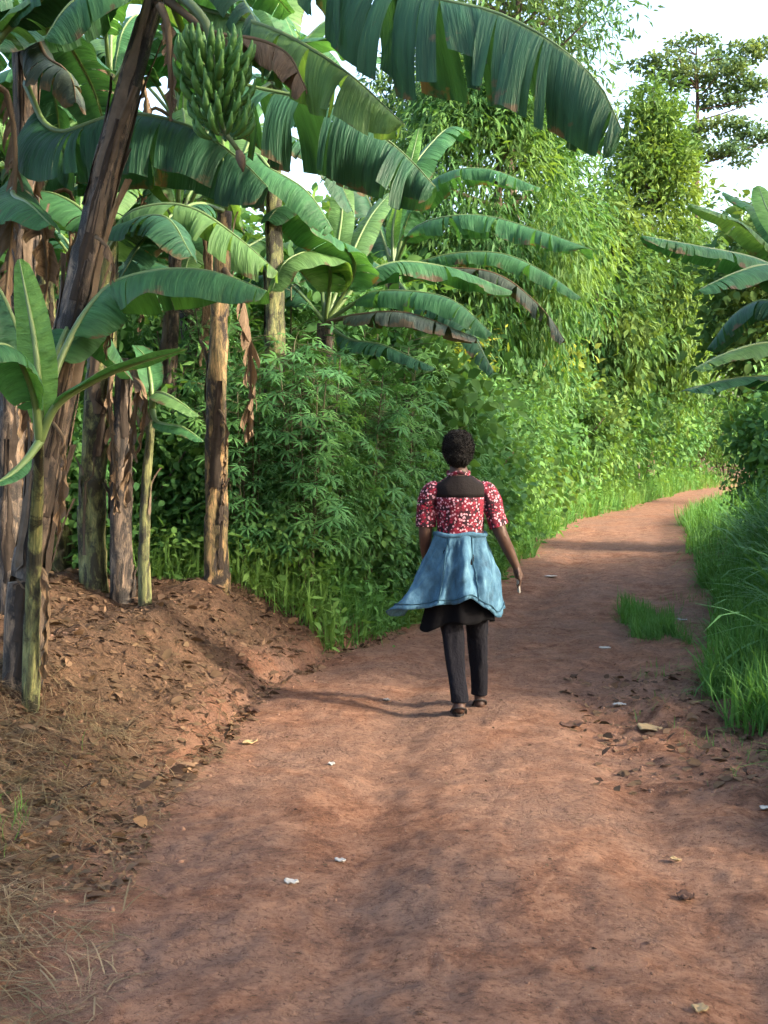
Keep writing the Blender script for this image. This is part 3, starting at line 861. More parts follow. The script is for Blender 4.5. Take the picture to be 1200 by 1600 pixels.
def orient(along, roll):
    """rotation matrices whose y axis is `along` and z axis is roughly up, rolled"""
    A = nrm(along)
    up = np.tile(np.array([0, 0, 1.0]), (len(A), 1)) + 1e-3
    X = nrm(np.cross(A, up)); Z = np.cross(X, A)
    c, s = np.cos(roll)[:, None], np.sin(roll)[:, None]
    X2 = X * c + Z * s; Z2 = Z * c - X * s
    return np.stack([X2, A, Z2], -1)


def scatter(tm, pos, rot, scale):
    tv, tf = tm
    V = np.einsum('nij,vj->nvi', rot, tv) * scale[:, None, None] + pos[:, None]
    n, k = len(pos), len(tv)
    F = (tf[None] + (np.arange(n) * k)[:, None, None]).reshape(-1, 3)
    return V.reshape(-1, 3), F


def join(parts):
    Vs, Fs, n = [], [], 0
    for V, F in parts:
        Vs.append(V); Fs.append(F + n); n += len(V)
    return np.vstack(Vs), np.vstack(Fs)


def yaw_rot(a, tilt, rg):
    """blades standing up: yaw then a lean"""
    n = len(a)
    ca, sa = np.cos(a), np.sin(a); ct, st = np.cos(tilt), np.sin(tilt)
    Z0 = np.zeros(n)
    Rz = np.stack([np.stack([ca, -sa, Z0], -1), np.stack([sa, ca, Z0], -1), np.stack([Z0, Z0, Z0 + 1], -1)], 1)
    Rx = np.stack([np.stack([Z0 + 1, Z0, Z0], -1), np.stack([Z0, ct, st], -1), np.stack([Z0, -st, ct], -1)], 1)
    return np.einsum('nij,njk->nik', Rz, Rx)


def crown_mesh(name, rg, clumps, per, leaf, size, spread, down=.5, out=.6, tm=None, jitter=.6, center=None):
    """clumps: (n,3) centres; leaves in gaussian tufts about them"""
    n = len(clumps); c = np.repeat(clumps, per, 0)
    offs = rg.normal(0, 1, (n * per, 3)) * spread
    pos = c + offs
    cen = clumps.mean(0) if center is None else center
    o = nrm(pos - cen)
    al = o * out + rg.normal(0, jitter, pos.shape) + np.array([0, 0, -down]) + nrm(offs) * .5
    rot = orient(al, rg.normal(0, .7, len(pos)))
    V, F = scatter(tm or tmpl_lance(), pos, rot, size * rg.uniform(.6, 1.25, len(pos)))
    return mesh_from(name, V, F, False)


def shell_clumps(rg, n, rx, ry, rz, cz, profile=None, inner=.55, lump=.25, zmin=-1):
    """random centres in the outer part of an (egg-shaped) solid"""
    out = []
    while len(out) < n:
        v = rg.normal(0, 1, 3); v /= np.linalg.norm(v)
        if v[2] < zmin: continue
        r = rg.uniform(inner, 1) ** .6 * (1 + lump * (vn(v[0] * 2.2 + 9, v[1] * 2.2 + v[2] * 3.1, 5) * 2))
        k = 1.0 if profile is None else profile(v[2] * r)
        out.append((v[0] * rx * r * k, v[1] * ry * r * k, cz + v[2] * rz * r))
    return np.array(out)


def tree(loc, label, trunk_pts, trunk_r, clumps, crown, fol, bark='bark', group=None, limbs=14, seed=0, name='tree'):
    rnd = random.Random(seed)
    e = tag(empty(name, loc), label, 'tree', group)
    mb = MB(); mb.tube(trunk_pts, trunk_r, 9, 24, wob=.08, seed=seed)
    tp, _ = catmull(trunk_pts, 40)
    for k in range(limbs):
        c = clumps[rnd.randrange(len(clumps))]
        i = int(np.argmin(np.abs(tp[:, 2] - (c[2] - .25 * np.linalg.norm(c[:2]) - .3))))
        s = tp[i]
        mb.tube([s, s * .55 + c * .45 + [0, 0, -.1], c], [trunk_r[-1] * .9 + .02, trunk_r[-1] * .6 + .01, .01], 5, 8)
    link('trunk', mb.mesh('trunk'), e, M[bark])
    link('crown', crown, e, M[fol])
    return e


rg = np.random.default_rng(42)
# the big tree with drooping narrow leaves
loc = G(770, 800, 24)
prof = lambda z: 1.0 - .45 * max(0, z) ** 1.6
cl1 = shell_clumps(rg, 240, 2.1, 1.8, 3.8, 5.4, prof, .5, .35)
cr1 = crown_mesh('crown', rg, cl1, 150, None, .22, .27, 1.1, .55, tmpl_lance(.12, .1), .55)
tree(loc, 'tall broad tree with hanging yellow-green leaves behind the banana plants', [(0, 0, -.1), (.1, 0, 1.5), (0, 0, 3.5), (.1, 0, 6.5)], [.2, .16, .12, .05], cl1, cr1, 'fol_tree', seed=1)
# the narrow conical one beside it
loc2 = G(1012, 790, 41)
prof2 = lambda z: .42 + .62 * (1 - np.clip((z + 1) / 2, 0, 1)) ** .8
cl2 = shell_clumps(rg, 210, 2.15, 1.9, 6.0, 7.4, prof2, .45, .3)
cr2 = crown_mesh('crown', rg, cl2, 120, None, .30, .34, .7, .5, tmpl_lance(.15, .1), .6)
tree(loc2, 'narrow conical tree with fine yellow-green leaves beside the bend', [(0, 0, -.1), (0, 0, 4), (0, 0, 9), (.05, 0, 12.6)], [.22, .17, .10, .03], cl2, cr2, 'fol_cone', seed=2)
# a lumpy lower tree between them, dark inside
loc3 = G(925, 790, 33)
cl3 = shell_clumps(rg, 130, 1.6, 1.5, 3.7, 5.0, None, .4, .35)
cr3 = crown_mesh('crown', rg, cl3, 90, None, .30, .32, .7, .5, tmpl_lance(.17, .1), .6)
tree(loc3, 'darker olive tree filling the gap between the broad and the conical tree', [(0, 0, -.1), (.1, 0, 2), (.05, 0, 6.5)], [.14, .12, .04], cl3, cr3, 'fol_olive', seed=3)
# airy tall tree high behind
loc4 = G(800, 790, 31)
cl4 = np.vstack([shell_clumps(rg, 130, 2.7, 1.8, 2.8, 11.2, None, .3, .5), shell_clumps(rg, 45, 1.1, 1.0, 1.3, 9.2, None, .3, .5) + [-2.4, 0, -.3]])
cr4 = crown_mesh('crown', rg, cl4, 75, None, .24, .36, .8, .4, tmpl_lance(.15, .1), .7)
tree(loc4, 'airy tall tree showing above the broad tree against the sky', [(0, 0, -.1), (.2, 0, 4), (-.1, 0, 8), (.1, 0, 12)], [.22, .18, .13, .05], cl4, cr4, 'fol_far', seed=4, limbs=26)
# layered umbrella tree
loc5 = G(1086, 768, 60)
layers = [(-.2, 0, 15.5, .8), (-1.3, 0, 14.7, 1.5), (1.5, .3, 15.1, 1.3), (2.3, .2, 15.5, .6), (.2, -.3, 14.2, 2.0), (1.7, .2, 14.0, 1.1), (-1.5, .2, 13.2, .9), (.8, .2, 13.5, 1.0), (-.8, .3, 12.2, 1.0), (.9, 0, 12.5, 1.5), (2.3, 0, 12.2, 1.2), (.3, 0, 11.6, 1.6), (3.2, 0, 13.8, .7)]
cl5 = []
for x, y, z, r in layers:
    x, y, z, r = x * 1.3, y * 1.3, 1.5 + (z - 1.5) * 1.3, r * 1.3
    for k in range(int(15 * r * r) + 8):
        a = rg.uniform(0, 6.28); rr = r * math.sqrt(rg.uniform(0, 1)) * (1 + .25 * math.sin(a * 3 + x))
        cl5.append((x + rr * math.cos(a), y + rr * math.sin(a), z + rg.normal(0, .07) - .12 * (rr / r) ** 2))
cl5 = np.array(cl5)
cr5 = crown_mesh('crown', rg, cl5, 16, None, .21, np.array([.24, .24, .06]), .0, .3, tmpl_oval(.33), .8)
tree(loc5, 'slender tree with flat tiers of foliage standing alone against the sky', [(0, 0, -.1), (.05, 0, 6), (-.1, 0, 12), (-.1, 0, 16.5), (-.2, 0, 19.6)], [.30, .25, .19, .12, .03], cl5, cr5, 'fol_umb', seed=5, limbs=30)
# dim trees low on the right beyond the bend
for k, (px, d, h, w) in enumerate([(1170, 60, 13.6, 3.6), (1262, 34, 8.4, 2.2), (1090, 53, 11.0, 2.6)]):
    lo = G(px, 775, d)
    c = shell_clumps(rg, 110, w, w * .8, h * .38, h * .6, None, .4, .4)
    m = crown_mesh('crown', rg, c, 70, None, .3, .36, .4, .4, tmpl_oval(.3), .7)
    tree(lo, ['spreading dull green tree low behind the right-hand banana leaves', 'dull green tree at the right edge beyond the bend', 'rounded tree under the tiers of the slender tree'][k],
         [(0, 0, -.1), (.1, 0, h * .4), (0, 0, h * .8)], [.2, .15, .06], c, m, ('fol_far', 'fol_olive', 'fol_olive')[k], seed=6 + k)

# trees behind the plantation (left)
cl6 = shell_clumps(rg, 150, 2.6, 2.2, 2.2, 3.6, None, .4, .4)
cr6 = crown_mesh('crown', rg, cl6, 85, None, .26, .32, .5, .45, tmpl_oval(.3), .7)
first = None
for k, (px, d, s) in enumerate([(60, 20, 1.0), (250, 22, .95), (430, 20, .8), (590, 24, .95), (-110, 17, 1.0), (150, 27, 1.25)]):
    q = P(px, 800, d); lo = (q[0], q[1], gz1(q[0], q[1]))
    if first is None:
        first = tree(lo, 'rounded bushy tree glimpsed behind the banana plantation', [(0, 0, -.1), (.1, 0, 1.5), (0, 0, 4.2)], [.18, .14, .06], cl6, cr6, 'fol_tree', group='bushy trees behind the plantation', seed=20)
        o = first
    else:
        o = first.copy(); COL.objects.link(o); o.location = Vector(lo)
        for ch in first.children:
            c = ch.copy(); COL.objects.link(c); c.parent = o
    o['label'] = 'bushy tree behind the plantation, ' + ['at the left behind the old stem', 'behind the gap left of the straight stem', 'behind the tall plant with the sunlit leaf', 'just left of the broad tree', 'outermost at the left edge', 'tallest and farthest of its row'][k]
    o.scale = (s, s, s); o.rotation_euler[2] = k * 1.3

# trees along the right of the road, out of the frame: they shade the near road and the plantation
SHADE = [(7.8, -4.6, 1.15, 1.75), (8.6, -1.0, 1.15, 1.75), (9.2, 7.7, 1.1, .95), (10.2, 11.4, 1.15, .95)]
for k, (x, y, s, zs) in enumerate(SHADE):
    o = first.copy(); COL.objects.link(o); o.location = (x, y, gz1(x, y)); o.scale = (s, s, s * zs); o.rotation_euler[2] = k * 2.1
    for ch in first.children:
        c = ch.copy(); COL.objects.link(c); c.parent = o
    tag(o, ORD[k] + ' leafy tree, counted away from the camera, on the sunny side of the road', 'tree', 'trees shading the road')

# ------------------------------------------------------------------ shrubs of the hedge
def shrub_meshes(seed, h, r, n_cl, per, size, tm, spread=.16, down=.2):
    g = np.random.default_rng(seed)
    c = shell_clumps(g, n_cl, r, r, h * .48, h * .52, None, .35, .45)
    cr = crown_mesh('foliage', g, c, per, None, size, spread, down, .5, tm, .7)
    mb = MB()
    for k in range(9):
        e = c[g.integers(len(c))]
        mb.tube([(e[0] * .15, e[1] * .15, -.05), (e[0] * .45, e[1] * .45, e[2] * .5), e], [.022, .015, .006], 5, 8)
    return cr, mb.mesh('stems')


VAR = [shrub_meshes(70, 2.0, .95, 80, 60, .115, tmpl_oval(.3)), shrub_meshes(71, 2.2, .9, 80, 75, .13, tmpl_lance(.13), down=.5), shrub_meshes(72, 1.6, 1.0, 80, 70, .085, tmpl_oval(.34))]
vmats = {}


def shrub(px, d, v, s, fol, label, group, zs=1.0, rot=0, setback=None):
    q = P(px, 800, d)
    if setback is not None: q[0] = float(roadL(np.array([d]))[0]) - setback
    loc = (q[0], q[1], gz1(q[0], q[1]) - .03)
    e = tag(empty('shrub', loc), label, 'shrub', group)
    for nm, i in (('foliage', 0), ('stems', 1)):
        key = (v, i, fol)
        if key not in vmats:
            me = VAR[v][i].copy(); me.materials.clear(); me.materials.append(M[fol] if i == 0 else M['bark']); vmats[key] = me
        link(nm, vmats[key], e)
    e.scale = (s, s, s * zs); e.rotation_euler[2] = rot
    return e


hedge = [(0, 12.9, 1, .8, 'fol_shrub', .9), (0, 14.2, 2, .9, 'fol_shrub', 1.1), (0, 15.6, 0, .95, 'fol_shrub', 1.0), (0, 17.2, 1, 1.0, 'fol_olive', 1.0), (0, 18.9, 2, 1.15, 'fol_shrub', 1.2),
         (0, 20.7, 1, 1.1, 'fol_shrub', 1.05), (0, 22.5, 0, 1.2, 'fol_olive', 1.05), (0, 24.4, 2, 1.3, 'fol_shrub', 1.25), (0, 26.4, 1, 1.25, 'fol_shrub', 1.05), (0, 28.3, 0, 1.35, 'fol_olive', 1.05),
         (0, 30.2, 2, 1.45, 'fol_shrub', 1.25), (0, 32, 1, 1.4, 'fol_olive', 1.05), (0, 34.2, 0, 1.5, 'fol_shrub', 1.05), (0, 36.5, 2, 1.6, 'fol_shrub', 1.25), (0, 39, 1, 1.6, 'fol_olive', 1.05), (0, 42, 0, 1.7, 'fol_shrub', 1.0),
         (0, 45.5, 2, 1.8, 'fol_shrub', 1.2), (0, 49.5, 1, 1.9, 'fol_olive', 1.0), (0, 54, 0, 2.0, 'fol_shrub', 1.0)]
for k, (px, d, v, s, f, zs) in enumerate(hedge):
    shrub(px, d, v, s, f, ORD[k] + ' shrub of the roadside hedge, counted from the walker towards the bend', 'shrubs of the hedge along the outer curve', zs, k * 1.7, .80 * s + .05)
for k, (px, d, v, sc_, f, zs) in enumerate([(420, 9.9, 2, .5, 'fol_shrub', 1.3), (495, 10.2, 1, .5, 'fol_shrub', 1.3), (560, 10.6, 0, .5, 'fol_shrub', 1.2), (610, 11.2, 2, .6, 'fol_shrub', 1.3), (655, 11.9, 1, .6, 'fol_shrub', 1.2), (460, 10.7, 0, .6, 'fol_shrub', 1.5)]):
    shrub(px, d, v, sc_, f, ORD[k] + ' of the small leafy shrubs among the cassava, nearest row first from the left', 'small shrubs among the cassava', zs, k * 2.7)
hedge2 = [(0, 15, 2, 1.4, 'fol_shrub', 1.2), (0, 17.5, 1, 1.5, 'fol_shrub', 1.05), (0, 20.5, 0, 1.6, 'fol_shrub', 1.1), (0, 22.8, 1, 1.7, 'fol_yellow', 1.0), (0, 25.4, 0, 1.6, 'fol_yellow', 1.2), (0, 28.3, 1, 1.9, 'fol_shrub', 1.1),
          (0, 31, 0, 2.0, 'fol_yellow', 1.15), (0, 34, 1, 2.2, 'fol_tree', 1.1), (0, 37, 2, 2.4, 'fol_yellow', 1.25), (0, 41, 1, 2.4, 'fol_shrub', 1.1), (0, 46, 0, 2.6, 'fol_olive', 1.0), (0, 52, 1, 2.8, 'fol_shrub', 1.0)]
hedge2.sort(key=lambda q: q[1]); ny = nt = -1
for k, (px, d, v, s, f, zs) in enumerate(hedge2):
    yel = f == 'fol_yellow'
    shrub(px, d, v, s, f, (ORD[ny := ny + 1] + ' sunlit yellow-green creeper shrub from the left under the tall trees') if yel else (ORD[nt := nt + 1] + ' of the taller shrubs behind the roadside hedge, nearest counted first'), 'yellow-green shrubs' if yel else 'taller shrubs behind the hedge', zs, k * 2.3 + 1, 1.25 * s + .75)
for k, (px, d, v, s, f, zs) in enumerate([(585, 12.6, 0, 1.15, 'fol_shrub', 1.25), (455, 12.4, 2, 1.25, 'fol_shrub', 1.5), (350, 13.4, 2, 1.3, 'fol_shrub', 1.2), (250, 12.6, 0, 1.1, 'fol_shrub', 1.1), (120, 12.4, 1, 1.1, 'fol_shrub', 1.1), (10, 10.5, 2, 1.1, 'fol_shrub', 1.2), (405, 10.6, 1, .85, 'fol_shrub', 1.05), (275, 10.6, 2, .8, 'fol_shrub', 1.0), (180, 10.2, 0, .75, 'fol_shrub', 1.0)]):
    shrub(px, d, v, s, f, ORD[k] + ' from the right of the green shrubs filling the shade behind the banana stems', 'shrubs behind the banana stems', zs, k * 1.1)
for k, (px, d, v, s, f, zs) in enumerate([(1268, 14.2, 1, .6, 'fol_shrub', 1.1), (1320, 12.0, 0, .8, 'fol_shrub', 1.2), (1215, 19, 2, .65, 'fol_shrub', 1.5), (1262, 18.5, 0, .9, 'fol_shrub', 1.4), (1370, 10.4, 1, .9, 'fol_shrub', 1.2)]):
    shrub(px, d, v, s, f, ['narrow dark shrub on the right verge nearest the road bend', 'dark shrub on the right verge under the banana crown', 'slim shrub far along the right verge', 'broad shrub far along the right verge', 'shrub on the right verge behind the banana stem'][k], 'shrubs on the right verge', zs, k * 1.9)

# ------------------------------------------------------------------ cassava
def cassava_meshes(seed, h):
    g = np.random.default_rng(seed)
    mb = MB(); pos = []; al = []
    for s in range(5):
        a = g.uniform(0, 6.28); ln = g.uniform(.12, .4)
        top = np.array([math.cos(a) * ln, math.sin(a) * ln, h * g.uniform(.75, 1.05)])
        b = np.array([math.cos(a) * .06, math.sin(a) * .06, -.05])
        mb.tube([b, b * .5 + top * .5 + g.normal(0, .03, 3), top], [.012, .010, .006], 5, 8)
        for k in range(52):
            t = g.uniform(.22, 1.03); c = b + (top - b) * t
            az = g.uniform(0, 6.28); pl = g.uniform(.12, .3)
            dv = np.array([math.cos(az), math.sin(az), g.uniform(-.1, .5)])
            e = c + dv * pl
            mb.tube([c, (c + e) / 2 + [0, 0, .01], e], [.003, .0025, .002], 3, 3, cap=False)
            pos.append(e); al.append((dv[0], dv[1], g.uniform(-.9, -.1)))
    pos = np.array(pos); al = np.array(al)
    V, F = scatter(tmpl_palm(5 + seed % 2 * 2), pos, orient(al, g.normal(0, .35, len(pos))), g.uniform(.07, .18, len(pos)))
    fm = mesh_from('foliage', V, F, False); fm.materials.append(M['fol_cassava'])
    sm = mb.mesh('stems'); sm.materials.append(M['cassava_stem'])
    return fm, sm


CV = [cassava_meshes(300 + k, 2.05) for k in range(4)]
cpos = [(395, 9.6, .85), (440, 9.9, 1.0), (480, 9.7, .9), (525, 10.2, 1.02), (565, 10.4, .95), (600, 10.9, 1.0), (640, 11.4, .95), (670, 12.1, .95), (415, 10.8, 1.1), (500, 11.0, 1.1),
        (585, 11.6, 1.12), (630, 12.4, 1.15), (375, 11.2, 1.1), (455, 11.6, 1.15), (545, 11.9, 1.12), (690, 13.0, 1.0), (300, 10.2, .8), (270, 11.4, .9)]
cpos.sort()
for k, (px, d, s) in enumerate(cpos):
    q = P(px, 800, d)
    e = tag(empty('cassava_shrub', (q[0], q[1], gz1(q[0], q[1]))), ORD[k] + ' from the left of the cassava shrubs in the patch left of the walker', 'cassava', 'cassava plants of the patch')
    link('foliage', CV[k % 4][0], e); link('stems', CV[k % 4][1], e)
    e.scale = (s, s, s * random.Random(k).uniform(.9, 1.08)); e.rotation_euler[2] = k * 2.1

# ------------------------------------------------------------------ grass, weeds, litter (uncountable)
rg = np.random.default_rng(7)


def field(n, yr, fn):
    """random ground points: fn(y, rand) -> x"""
    y = yr[0] + (yr[1] - yr[0]) * rg.uniform(0, 1, n)
    x = fn(y, rg.uniform(0, 1, n))
    return np.stack([x, y, gz(x, y) - .004], 1)


def blades(pos, hmin, hmax, tms, tilt=.5):
    parts = []
    k = rg.integers(0, len(tms), len(pos))
    for i, tm in enumerate(tms):
        p = pos[k == i]
        if len(p): parts.append(scatter(tm, p, yaw_rot(rg.uniform(0, 6.28, len(p)), rg.normal(.1, tilt, len(p)), rg), rg.uniform(hmin, hmax, len(p))))
    return parts


short = [tmpl_blade(.028, .5), tmpl_blade(.022, .9), tmpl_blade(.03, .2)]
# right verge
p1 = field(36000, (4.6, 14), lambda y, r: roadR(y) + .05 + 2.0 * r ** 1.3 + .12 * vn(y * 5, y, 3))
keep = vn(p1[:, 0] * 2.2, p1[:, 1] * 2.2, 21) + .62 * sstep(0, .5, p1[:, 0] - roadR(p1[:, 1])) > .10
p1 = p1[keep]
p2 = field(14000, (14, 45), lambda y, r: roadR(y) + .02 + 2.5 * r ** 1.2)
p0 = field(1500, (5.2, 14), lambda y, r: roadR(y) + .12 - .55 * r ** 1.6)
p0 = p0[vn(p0[:, 0] * 4, p0[:, 1] * 3, 23) > .02]
pr = blades(p0, .03, .11, short, .8) + blades(p1, .08, .38, short, .6) + blades(p2, .2, .5, short)
V, F = join(pr)
tag(link('grass', mesh_from('grass', V, F, False), None, M['grass']), 'green grass covering the right verge', 'grass', kind='stuff')
# the tuft island in the road
isl = G(1014, 985)
a = rg.uniform(0, 6.28, 3400); r = np.sqrt(rg.uniform(0, 1, 3400)) * (1 + .25 * np.sin(a * 5 + 1) + .15 * np.sin(a * 9)) * np.where(rg.uniform(0, 1, 3400) < .08, 1.25, 1)
x = isl[0] + .185 * r * np.cos(a) * (1 + .3 * np.sin(a * 2)) - .01; y = isl[1] + 1.0 * r * np.sin(a)
V, F = join(blades(np.stack([x, y, gz(x, y) - .004], 1), .05, .20, short, .7))
tag(link('grass_patch', mesh_from('grass_patch', V, F, False), None, M['grass']), 'small bright grass patch in the dirt near the right verge', 'grass', kind='stuff')
# tall broad-bladed grass at the right
tall = [tmpl_blade(.030, .7, 7), tmpl_blade(.024, 1.1, 7), tmpl_blade(.028, .4, 7)]
p3 = field(6500, (6.9, 17), lambda y, r: roadR(y) + .55 + 1.7 * r)
p3 = p3[rg.uniform(0, 1, len(p3)) < .35 + .9 * sstep(.5, 1.2, p3[:, 0] - roadR(p3[:, 1]))]
V, F = join(blades(p3, .4, 1.05, tall, .4))
tag(link('tall_grass', mesh_from('tall_grass', V, F, False), None, M['grass_dark']), 'tall broad-bladed grass on the right verge', 'grass', kind='stuff')
# weeds at the foot of the hedge and the cassava
p4 = field(16000, (9.3, 16), lambda y, r: roadL(y) - .02 - 1.6 * r ** 1.2)
p5 = field(15000, (16, 50), lambda y, r: roadL(y) - 2.6 * r ** 1.1 + .1)
pr = blades(p4, .12, .42, short) + blades(p5, .2, .65, short)
for (pp, n, hh) in ((p4, 17000, .42), (p5, 14000, .7)):
    i = rg.integers(0, len(pp), n); q = pp[i] + np.stack([rg.normal(0, .08, n), rg.normal(0, .08, n), hh * rg.uniform(.05, 1, n) ** 1.5], 1)
    al = rg.normal(0, 1, (n, 3)) * [1, 1, .5]
    sz = rg.uniform(.03, .085, n) * (1.5 if hh > .5 else 1); hf = n // 2
    pr.append(scatter(tmpl_oval(.30), q[:hf], orient(al[:hf], rg.normal(0, .6, hf)), sz[:hf]))
    pr.append(scatter(tmpl_lance(.15), q[hf:], orient(al[hf:], rg.normal(0, .6, n - hf)), sz[hf:] * 1.6))
p6 = field(7000, (9.6, 14.5), lambda y, r: roadL(y) - 1.2 - 3.6 * r)
n = 7000; q = p6 + np.stack([Z0 := rg.normal(0, .06, n), rg.normal(0, .06, n), .5 * rg.uniform(.05, 1, n) ** 1.3], 1)
pr.append(scatter(tmpl_oval(.33), q, orient(rg.normal(0, 1, (n, 3)) * [1, 1, .5], rg.normal(0, .6, n)), rg.uniform(.035, .10, n)))
V, F = join(pr)
tag(link('weeds', mesh_from('weeds', V, F, False), None, M['weeds']), 'weeds and grass at the foot of the hedge', 'weeds', kind='stuff')

# straw and dead stalks in the left foreground
flat_tm = [tmpl_blade(.012, .3), tmpl_blade(.009, .8), tmpl_blade(.015, .15)]


def lying(pos, lo, hi, tms, lift=.12):
    parts = []; k = rg.integers(0, len(tms), len(pos))
    for i, tm in enumerate(tms):
        p = pos[k == i]
        parts.append(scatter(tm, p + [0, 0, .008], yaw_rot(rg.uniform(0, 6.28, len(p)), R(90) - np.abs(rg.normal(0, lift, len(p))), rg), rg.uniform(lo, hi, len(p))))
    return parts


p7 = field(18000, (2.9, 6.2), lambda y, r: roadL(y) + .12 - 1.5 * r ** .9)
p7 = p7[rg.uniform(0, 1, len(p7)) < .25 + sstep(0, .5, roadL(p7[:, 1]) - p7[:, 0]) * (.4 + 1.2 * np.clip(vn(p7[:, 0] * 3, p7[:, 1] * 3, 31) + .3, 0, 1))]
V, F = join(lying(p7, .06, .26, flat_tm, .22))
tag(link('straw', mesh_from('straw', V, F, False), None, M['straw']), 'dry straw strewn over the bank in the left foreground', 'straw', kind='stuff')
# mulch of dead leaf bits on the bank
p8 = field(16000, (4.2, 10.5), lambda y, r: roadL(y) + .10 - 2.6 * r)
ll = [tmpl_oval(.28), tmpl_lance(.14, .25), tmpl_lance(.08, .4)]
parts = []
k = rg.integers(0, 3, len(p8))
for i, tm in enumerate(ll):
    p = p8[k == i]; m = len(p)
    parts.append(scatter(tm, p + [0, 0, .012], orient(rg.normal(0, 1, (m, 3)) * [1, 1, .22], rg.normal(0, .5, m)), .02 + .075 * rg.uniform(0, 1, m) ** 2.2))
p9 = field(5000, (4.2, 10), lambda y, r: roadL(y) + .1 - 2.6 * r)
parts += lying(p9, .12, .4, flat_tm, .12)
# broken dark bits along the right-hand edge of the road and a thin sprinkle on the road
p10 = field(420, (5.6, 8.6), lambda y, r: roadR(y) + .1 - .95 * r ** 1.4)
m = len(p10)
parts.append(scatter(tmpl_oval(.3), p10 + [0, 0, .008], orient(rg.normal(0, 1, (m, 3)) * [1, 1, .2], rg.normal(0, .4, m)), rg.uniform(.02, .085, m)))
p11 = field(260, (3.3, 12), lambda y, r: roadL(y) + (roadR(y) - roadL(y)) * r)
m = len(p11)
parts.append(scatter(tmpl_lance(.2, .2), p11 + [0, 0, .006], orient(rg.normal(0, 1, (m, 3)) * [1, 1, .15], rg.normal(0, .4, m)), rg.uniform(.012, .04, m)))
V, F = join(parts)
tag(link('leaf_litter', mesh_from('leaf_litter', V, F, False), None, M['litter']), 'dead leaf litter on the bank and road edge', 'litter', kind='stuff')
# loose stones and crumbs of earth on the road
ico = np.array([(0, 0, 1), (.89, 0, .45), (.28, .85, .45), (-.72, .53, .45), (-.72, -.53, .45), (.28, -.85, .45), (.72, .53, -.45), (-.28, .85, -.45), (-.89, 0, -.45), (-.28, -.85, -.45), (.72, -.53, -.45), (0, 0, -1)]) * [1, .8, .6]
icf = np.array([(0, 1, 2), (0, 2, 3), (0, 3, 4), (0, 4, 5), (0, 5, 1), (1, 6, 2), (2, 7, 3), (3, 8, 4), (4, 9, 5), (5, 10, 1), (6, 7, 2), (7, 8, 3), (8, 9, 4), (9, 10, 5), (10, 6, 1), (11, 7, 6), (11, 8, 7), (11, 9, 8), (11, 10, 9), (11, 6, 10)])
parts = []
for n, rng, fn, lo, hi, ex in ((1500, (3.0, 14), lambda y, r: roadL(y) + (roadR(y) - roadL(y)) * r, .002, .010, 3), (900, (5.5, 9.2), lambda y, r: roadR(y) + .2 - .9 * r, .004, .020, 3), (1600, (3.6, 10.2), lambda y, r: roadL(y) + .25 - 1.3 * r, .003, .018, 3)):
    pp = field(n, rng, fn)
    for j in range(4):
        tv = ico * (1 + rg.normal(0, .16, ico.shape))
        q = pp[j::4]
        parts.append(scatter((tv, icf), q, orient(rg.normal(0, 1, (len(q), 3)) * [1, 1, .2], rg.uniform(0, 6.28, len(q))), lo + (hi - lo) * rg.uniform(0, 1, len(q)) ** ex))
V, F = join(parts)
M['crumb'] = foliage_mat('earth_crumbs', (.09, .048, .032), (.20, .112, .075), (.15, .09, .065), .0, .95, .1, 3)
tag(link('gravel', mesh_from('gravel', V, F, False), None, M['crumb']), 'small stones and crumbs of earth on the road', 'gravel', kind='stuff')
# sparse green on the bank
p12 = field(1500, (4.3, 6.0), lambda y, r: roadL(y) - .35 - .9 * r)
p12 = p12[vn(p12[:, 0] * 2.5, p12[:, 1] * 2.5, 77) > .05]
V, F = join(blades(p12, .04, .13, short))
tag(link('bank_grass', mesh_from('bank_grass', V, F, False), None, M['grass']), 'sparse grass tufts on the left bank', 'grass', kind='stuff')

# ------------------------------------------------------------------ dead pale branch in the hedge
b = G(1003, 765, 36.0); b[0] = float(roadL(np.array([36.0]))[0]) - .3; b[2] = gz1(b[0], 36.0)
e = tag(empty('dead_branch', b), 'bare pale dead branch standing in the far hedge', 'branch')
mb = MB(); mb.tube([(0, 0, -.1), (.02, 0, .6), (-.03, 0, 1.1), (-.12, 0, 1.5)], [.035, .03, .026, .012], 6, 16, wob=.1)
st = link('stem', mb.mesh('stem'), e, M['pale_bark'])
mb = MB(); mb.tube([(-.03, 0, 1.1), (.05, 0, 1.3), (.16, 0, 1.4)], [.02, .015, .006], 5, 8)
link('twig', mb.mesh('twig'), e, M['pale_bark'])

# ------------------------------------------------------------------ scraps and fallen leaves on the road
M['scrap'] = plain_mat('white_scrap', (.42, .40, .36), .8, .15, .5, 60)
M['brownleaf'] = plain_mat('brown_fallen_leaf', (.085, .045, .03), .8, .2, .5, 25)
M['tanleaf'] = plain_mat('tan_fallen_leaf', (.34, .24, .12), .75, .2, .5, 25)


